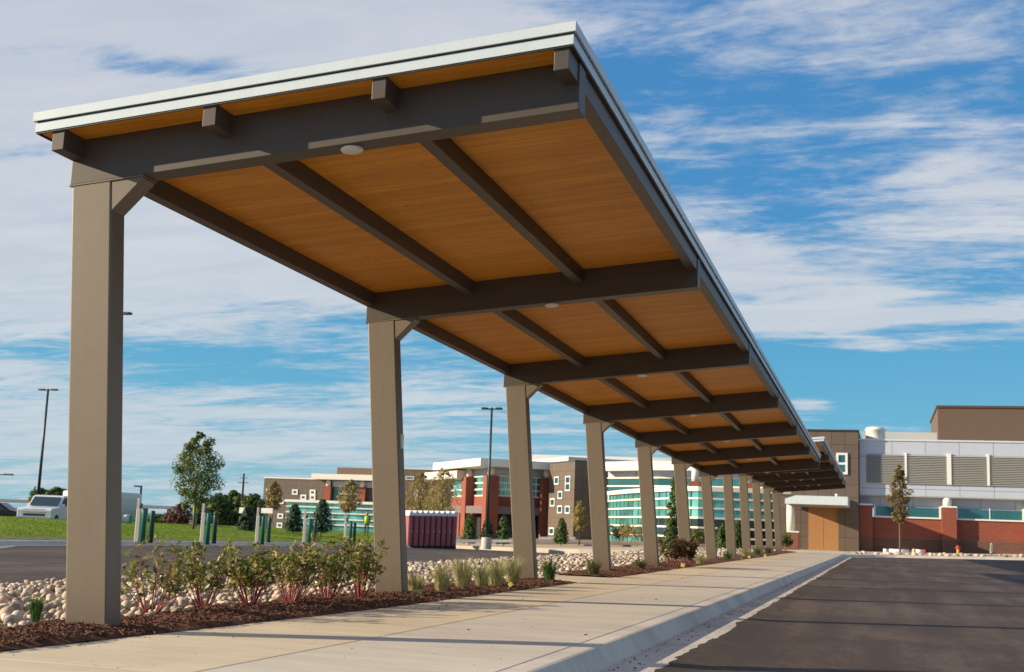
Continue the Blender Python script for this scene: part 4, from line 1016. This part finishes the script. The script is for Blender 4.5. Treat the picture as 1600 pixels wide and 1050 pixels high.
# ------------------------------------------------------------------ LIGHT POLES
def light_pole(px, ybase, ytop, D, label, heads=((-1, 1), (1, 1)), armpx=17, base=True, rz=0):
    P = atD(px, ybase, D); h = (ybase-ytop)*D/F; a = armpx*D/F
    root = empty('light_pole', P, rz, label, 'street lamp', 'parking lot light poles')
    G().tube([(0, 0, 0), (0, 0, h*.5), (0, 0, h)], [.10*D/75, .08*D/75, .065*D/75], 10).make('pole', polem, root, smooth=True)
    if base: G()._lathe(0, 0, [(.30, -.3), (.30, .35), (.27, .38), (.001, .38)], 18).make('base', conc_k, root)
    for sx_, _ in heads:
        g = G().box(0 if sx_ > 0 else -a*.45, a*.45 if sx_ > 0 else 0, -.03, .03, h-.13, h-.05); g.make('arm', polem, root)
        g = G(); x0, x1 = sx_*a*.4, sx_*a; g.box(min(x0, x1), max(x0, x1), -.16, .16, h-.12, h-.0); g.make('lamp_head', polem, root, bevel=.03)
light_pole(57, 800, 606.5, 92, 'tall dark double-headed light pole rising behind the white pickup')
light_pole(760, 850, 636, 72, 'tall dark double-headed light pole before the brick entrance', base=True)
light_pole(159, 815, 483, 60, 'tall light pole mostly hidden behind the first column, one lamp showing', armpx=20)
light_pole(-8, 800, 740, 95, 'curved-arm light at the left edge of the scene', armpx=26, heads=((1, 1),))
light_pole(216, 818, 759, 95, 'short light pole right of the first column with one small head', armpx=12, heads=((-1, 1),))
light_pole(1060, 850, 700, 110, 'slim dark pole before the curved glass wing', armpx=5) if False else None
# utility pole
P = atD(376, 815, 150); h = 75*150/F; up_ = empty('utility_pole', P, 0, 'thin far wooden utility pole with crossarms above the tree belt', 'utility pole')
G().tube([(0, 0, 0), (0, 0, h)], [.16, .11], 8).make('pole', bark_d, up_); G().box(-.7, .7, -.06, .06, h*.80, h*.815).make('crossarm', bark_d, up_); G().box(-.5, .5, -.06, .06, h*.9, h*.912).make('crossarm', bark_d, up_)
P = atD(52, 790, 180); h = 30*180/F
o = G().tube([(0, 0, 0), (0, 0, h)], [.14, .1], 8).make('utility_pole', bark_d); o.location = P; tag(o, 'very thin far pole left of the tall light pole', 'utility pole')

# ------------------------------------------------------------------ PORTABLE TOILETS
tp = None; PG_ = 'maroon portable toilets in a row'
PA, PB = atD(640, 855, 78), atD(709, 855, 80)
names = ['leftmost, touching the second column', 'second from the left', 'third from the left', 'fourth from the left', 'middle one, fifth from the left', 'sixth from the left', 'seventh from the left', 'eighth from the left', 'rightmost, at the free end']
wP = .31
for i in range(9):
    pos = PA.lerp(PB, i/8)
    lab = 'maroon portable toilet with white rounded roof, %s of the row' % names[i]
    if tp is None:
        tp = empty('portable_toilet', pos, math.atan2(PB.y-PA.y, PB.x-PA.x)+.0, lab, 'toilet', PG_)
        w_ = .165; g = G(); g.box(-w_, w_, 0, 1.0, .08, 1.98); g.box(-w_+.03, w_-.03, -.03, 0, .14, 1.9); g.make('cabin', maroon, tp, bevel=.03)
        g = G().box(-w_+.05, w_-.05, -.045, -.031, .25, 1.8); d_ = g.make('door', maroon, tp); G().box(w_-.10, w_-.07, -.06, -.046, .95, 1.05).make('handle', potroof, d_)
        g = G(); pts = [(-w_-.01, 1.98), (-w_*.9, 2.10), (-w_*.5, 2.26), (0, 2.31), (w_*.5, 2.26), (w_*.9, 2.12), (w_+.01, 1.98)]; n = len(pts)
        g.v = [(x, y, z) for y in (-.05, 1.05) for x, z in pts]; g.f = [tuple(range(n)), tuple(reversed(range(n, 2*n)))]+[(j, n+j, n+(j+1) % n, (j+1) % n) for j in range(n)]
        g.make('roof', potroof, tp); G().box(-w_-.005, w_+.005, -.02, 1.02, -.4, .078).make('skid', darkin, tp)
    else: copy_tree(tp, loc=pos, label=lab)

# ------------------------------------------------------------------ PICKUP, CARS, FORECOURT THINGS
paint_w = mat('white_car_paint', (.72, .73, .76), .25, spec=.6); tyre_m = mat('tyre', (.02, .02, .02), .8); chrome = mat('chrome_trim', (.6, .6, .6), .2, metal=.9)
car_gl = mat('car_glass', (.03, .05, .055), .1, spec=.8); lampm = mat('headlight_glass', (.7, .7, .68), .15)
def vehicle(loc, rz, label, prof, wd, m, gl, wheels, name, cat, grille=True):
    root = empty(name, loc, rz, label, cat)
    def side(poly, y0, y1, nm, mm, parent, bevel=.04):
        g = G(); k = len(poly); g.v = [(x, y, z) for y in (y0, y1) for x, z in poly]; g.f = [tuple(range(k)), tuple(reversed(range(k, 2*k)))]+[(j, k+j, k+(j+1) % k, (j+1) % k) for j in range(k)]
        return g.make(nm, mm, parent, bevel=bevel)
    body = side(prof['body'], -wd/2, wd/2, 'body', m, root); cab = side(prof['cab'], -wd/2+.08, wd/2-.08, 'cab', m, root)
    for poly in gl['side']:
        side(poly, -wd/2+.06, -wd/2+.075, 'window', car_gl, cab, 0); side(poly, wd/2-.075, wd/2-.06, 'window', car_gl, cab, 0)
    (xa, za), (xb, zb2) = gl['front']; g = G(); e = .02
    g.quad((xa-e, -wd/2+.16, za), (xa-e, wd/2-.16, za), (xb-e, wd/2-.2, zb2), (xb-e, -wd/2+.2, zb2)); g.make('windscreen', car_gl, cab)
    for x in wheels:
        for s_ in (-1, 1):
            w = G(); w.tube([(x, s_*(wd/2-.22), .38), (x, s_*(wd/2+.01), .38)], [.38, .38], 20); wo_ = w.make('wheel', tyre_m, root); G().tube([(x, s_*(wd/2), .38), (x, s_*(wd/2+.025), .38)], [.22, .22], 14).make('rim', chrome, wo_)
    xf = prof['body'][0][0]
    if grille:
        G().box(xf-.03, xf+.02, -wd/2+.36, wd/2-.36, .66, 1.04).make('grille', darkin, root); G().box(xf-.05, xf+.02, -wd/2+.34, wd/2-.34, .85, .90).make('grille_bar', mat('gold_bar', (.55, .42, .22), .3, metal=.6), root)
        G().box(xf-.10, xf+.02, -wd/2, wd/2, .42, .62).make('bumper', chrome, root, bevel=.03)
    for s_ in (-1, 1): G().box(xf-.025, xf+.04, s_*(wd/2-.19)-.15, s_*(wd/2-.19)+.15, .80, 1.02).make('headlight', lampm, root)
    for s_ in (-1, 1): G().box(gl['front'][0][0]+.25, gl['front'][0][0]+.4, s_*(wd/2+.02)-.10, s_*(wd/2+.02)+.10, 1.18, 1.38).make('side_mirror', m, root, bevel=.03)
    return root
pk = atD(78, 824, 73)
vehicle(Vector((pk.x, pk.y, pk.z)), rad(107), 'white crew-cab pickup truck facing left behind the lawn by the first column',
        {'body': [(-2.7, .45), (-2.75, 1.00), (-2.62, 1.10), (-1.35, 1.20), (.9, 1.25), (3.0, 1.25), (3.0, .5)], 'cab': [(-1.35, 1.20), (-.65, 1.82), (-.3, 1.88), (.8, 1.86), (1.0, 1.2)]}, 1.98,
        paint_w, {'side': [[(-1.05, 1.27), (-.6, 1.74), (-.1, 1.76), (-.1, 1.27)], [(-.02, 1.27), (-.02, 1.76), (.72, 1.74), (.82, 1.27)]], 'front': ((-1.32, 1.26), (-.72, 1.78))}, (-1.85, 1.9), 'pickup_truck', 'truck')
dk = atD(-18, 819, 86)
vehicle(dk, rad(20), 'dark car partly cut off at the left edge behind the lawn',
        {'body': [(-2.2, .4), (-2.25, .85), (-1.2, 1.0), (1.6, 1.05), (2.2, .95), (2.2, .4)], 'cab': [(-1.1, .98), (-.4, 1.5), (.9, 1.52), (1.7, 1.0)]}, 1.8,
        mat('dark_car_paint', (.03, .02, .018), .3), {'side': [[(-.8, 1.04), (-.3, 1.42), (.8, 1.44), (1.3, 1.04)]], 'front': ((-1.05, 1.04), (-.45, 1.44))}, (-1.4, 1.4), 'parked_car', 'car')
# white tank, its middle hidden by the first column
P = atD(156, 822, 84); tr = empty('storage_tank', P, 0, 'large round white storage tank mostly hidden behind the first column', 'tank')
zt0 = atD(156, 768.5, 84).z-P.z; rt = 58.5*84/F
G()._lathe(0, 0, [(rt, -.2), (rt, zt0-.12), (rt*.985, zt0-.03), (rt*.9, zt0+.02), (.01, zt0+.12)], 48).make('shell', mat('tank_white', (.62, .61, .59), .45, var=.05, vs=1), tr, smooth=True)
for z_ in (.6, 1.2, 1.8): G()._lathe(0, 0, [(rt+.012, z_), (rt+.02, z_+.02), (rt+.012, z_+.04)], 48).make('weld_ring', MATS['tank_white'], tr, smooth=True)
P = atD(197, 821, 74); tk = empty('waste_drum', P, 0, 'rounded green and white drum on the grass beside the first column', 'container')
G()._lathe(0, 0, [(.26, 0), (.27, .45), (.2, .6), (.001, .66)], 18).make('shell', mat('drum_white', (.6, .62, .62), .5), tk, smooth=True); g = G()._lathe(0, 0, [(.1, .1), (.1, .70), (.001, .72)], 12).make('green_side', mat('drum_green', (.03, .30, .12), .5), tk); g.location = (.24, 0, 0); g.scale = (1, 1, .9)
# fuel forecourt roofs
for a, c, yt, D, lab in ((-20, 52, 780, 150, 'flat grey forecourt roof on posts at the far left edge'), (216, 268, 790, 150, 'flat grey forecourt roof on posts between the trailer and the maple')):
    A, B_ = atD(a, yt+2, D), atD(c, yt+2, D); W2 = (B_-A).length; q = empty('forecourt_roof', Vector((A.x, A.y, -1.4)), math.atan2(B_.y-A.y, B_.x-A.x), lab, 'roof', 'far forecourt roofs')
    zr = A.z+1.4; G().box(0, W2, 0, 6, zr-.12, zr+.25).make('roof', mat('forecourt_fascia', (.42, .40, .38), .6), q)
    for x_ in (.6, W2-.6): G().box(x_-.2, x_+.2, 1, 1.5, 0, zr-.12).make('post', mat('forecourt_post', (.45, .44, .44), .6), q)
    G().box(W2*.15, W2*.85, 5, 5.9, 0, zr*.62).make('kiosk', mat('kiosk_white', (.62, .64, .66), .6), q)
# small white signs
for (a, c, y0_, y1_, D, lab) in ((373, 388, 793, 802, 82, 'blank white sign board left of two near the evergreen'), (407, 427, 794, 802, 88, 'blank white sign board in front of the brown wing')):
    A = atD((a+c)/2, y1_, D); w_ = (c-a)*D/F/2; hh = (y1_-y0_)*D/F; q = empty('sign', A, 0, lab, 'sign', 'white sign boards'); G().box(-w_, w_, -.03, .03, 0, hh).make('board', whitef, q); G().box(-.04, .04, .031, .08, -1.2, hh*.8).make('post', polem, q)
# small boulder-like white things near the maple and a worker far away
def person(px, yb, D, h, vest, label, rz=0, hat=True):
    P = atD(px, yb, D)
    me = bpy.data.meshes.new('body'); V = [(0, 0, .95), (0, 0, 1.18), (0, 0, 1.42), (0, 0, 1.53), (0, 0, 1.66), (.10, 0, .90), (.11, .02, .50), (.11, .0, .08), (.12, -.12, .03), (-.10, 0, .90), (-.11, -.03, .50), (-.11, .04, .08), (-.12, -.10, .03),
         (.18, 0, 1.40), (.25, .02, 1.14), (.24, -.10, .92), (-.18, 0, 1.40), (-.25, .02, 1.14), (-.22, -.12, .95)]
    E_ = [(0, 1), (1, 2), (2, 3), (3, 4), (0, 5), (5, 6), (6, 7), (7, 8), (0, 9), (9, 10), (10, 11), (11, 12), (2, 13), (13, 14), (14, 15), (2, 16), (16, 17), (17, 18)]
    rads = [.15, .14, .15, .06, .10, .10, .075, .05, .045, .10, .075, .05, .045, .075, .05, .035, .075, .05, .035]
    me.from_pydata(V, E_, []); o = bpy.data.objects.new('person', me); COL.objects.link(o)
    sk = o.modifiers.new('skin', 'SKIN'); o.modifiers.new('sub', 'SUBSURF').levels = 1
    for i, r_ in enumerate(rads): me.skin_vertices[0].data[i].radius = (r_, r_*.8)
    me.skin_vertices[0].data[0].use_root = True; me.materials.append(mat('dark_clothes', (.06, .06, .08), .8))
    s_ = h/1.78; o.location = P; o.scale = (s_, s_, s_); o.rotation_euler = (0, 0, rz); tag(o, label, 'person')
    v = G()._lathe(0, 0, [(.17, .92), (.18, 1.15), (.20, 1.40), (.10, 1.50)], 14); v.make('vest', vest, o, smooth=True)
    G()._lathe(0, 0, [(.10, 1.56), (.105, 1.66), (.08, 1.75), (.001, 1.78)], 12).make('head_skin', mat('skin', (.35, .20, .14), .6), o, smooth=True)
    if hat: G()._lathe(0, 0, [(.15, 1.69), (.12, 1.72), (.10, 1.80), (.001, 1.83)], 14).make('helmet', whitef, o, smooth=True)
vy = mat('hi_vis_yellow', (.45, .62, .04), .6)
person(304, 824, 78, 1.65, vy, 'distant worker in yellow hi-vis vest and white helmet beside the maple')
person(572, 838, 82, 1.6, vy, 'distant worker in hi-vis vest beside the second column', hat=False)
person(1089, 866, 84, 1.5, mat('orange_shirt', (.6, .12, .06), .7), 'distant person in orange top sitting low before the glass wing', hat=False)
# hydrant, bollard, kerb ramp patch and pallet things by the brick wall
P = onY(1497, 863, 88); P.z = pz(P.x, P.y)+.02
hy = empty('fire_hydrant', P, 0, 'small red and yellow fire hydrant at the foot of the brick wall', 'hydrant'); G()._lathe(0, 0, [(.13, 0), (.13, .06), (.09, .08), (.09, .34), (.12, .36)], 14).make('barrel', mat('hydrant_yellow', (.55, .35, .05), .5), hy); G()._lathe(0, 0, [(.13, .362), (.13, .5), (.08, .58), (.001, .62)], 14).make('bonnet', mat('hydrant_red', (.5, .03, .03), .5), hy, smooth=True); G().tube([(-.2, 0, .42), (.2, 0, .42)], [.055, .055], 10).make('outlet', MATS['hydrant_red'], hy)
P = onY(1549, 860, 90); P.z = pz(P.x, P.y)+.02
o = G()._lathe(0, 0, [(.09, 0), (.09, .72), (.06, .78), (.001, .80)], 14).make('bollard', creamp, smooth=True); o.location = P; tag(o, 'pale steel bollard standing alone before the right brick wall', 'bollard')
P = onY(1428, 861, 85.5); P.z = pz(P.x, P.y)
o = G()._lathe(0, 0, [(.13, 0), (.12, .3), (.07, .36), (.001, .38)], 12).make('marker_post', mat('tan_marker', (.55, .42, .22), .6), smooth=True); o.location = P; tag(o, 'short tan marker post beside the slim staked tree', 'post')
bz = 0
for k, (a, c, mm, lab) in enumerate(((1380, 1387, 'cream', 'left short white pipe length lying by the brick wall'), (1389, 1420, 'cream', 'long white pipe lying behind the slim tree by the wall'), (1430, 1442, 'cream', 'white pipe lying right of the marker post'), (1443, 1447, 'red', 'red capped pipe end lying by the brick wall'))):
    A, B_ = onY(a, 858, 90), onY(c, 858, 90); g = G().tube([(0, 0, 0), (B_.x-A.x, 0, 0)], [.14, .14], 12); o = g.make('pipe', whitef if mm == 'cream' else MATS['hydrant_red'], smooth=True); o.location = (A.x, 90, pz(A.x, 90)+.17); tag(o, lab, 'pipe', 'pipes on the ground by the brick wall')
# stones of the planting island
for k in range(46):
    x = R.uniform(-1.6, 9); y = R.uniform(80.6, 84.5); r_ = R.uniform(.12, .3); o = bpy.data.objects.new('landscape_stone', protos[k % 10]); COL.objects.link(o); o.location = (x, y, pz(x, y)+r_*.2); o.scale = (r_, r_, r_*.8); o.rotation_euler = (0, 0, R.uniform(0, 6))
    tag(o, 'pale landscape stone in the planting island before the brick wall', 'rock', 'stones in the planting island')
# red tactile strip in the island kerb
A, B_ = hit(1385, 873.5, lambda x, y: pz(x, y)), hit(1408, 874, lambda x, y: pz(x, y)); 
tag(G().box(A.x, B_.x, 80.42, 81.2, pz(A.x, 81)+.004, pz(A.x, 81)+.03).make('kerb_ramp_plate', mat('red_plate', (.42, .08, .07), .7)), 'flat red tactile plate set in the island kerb', 'ramp plate')

SC.render.resolution_x = 1024; SC.render.resolution_y = 672
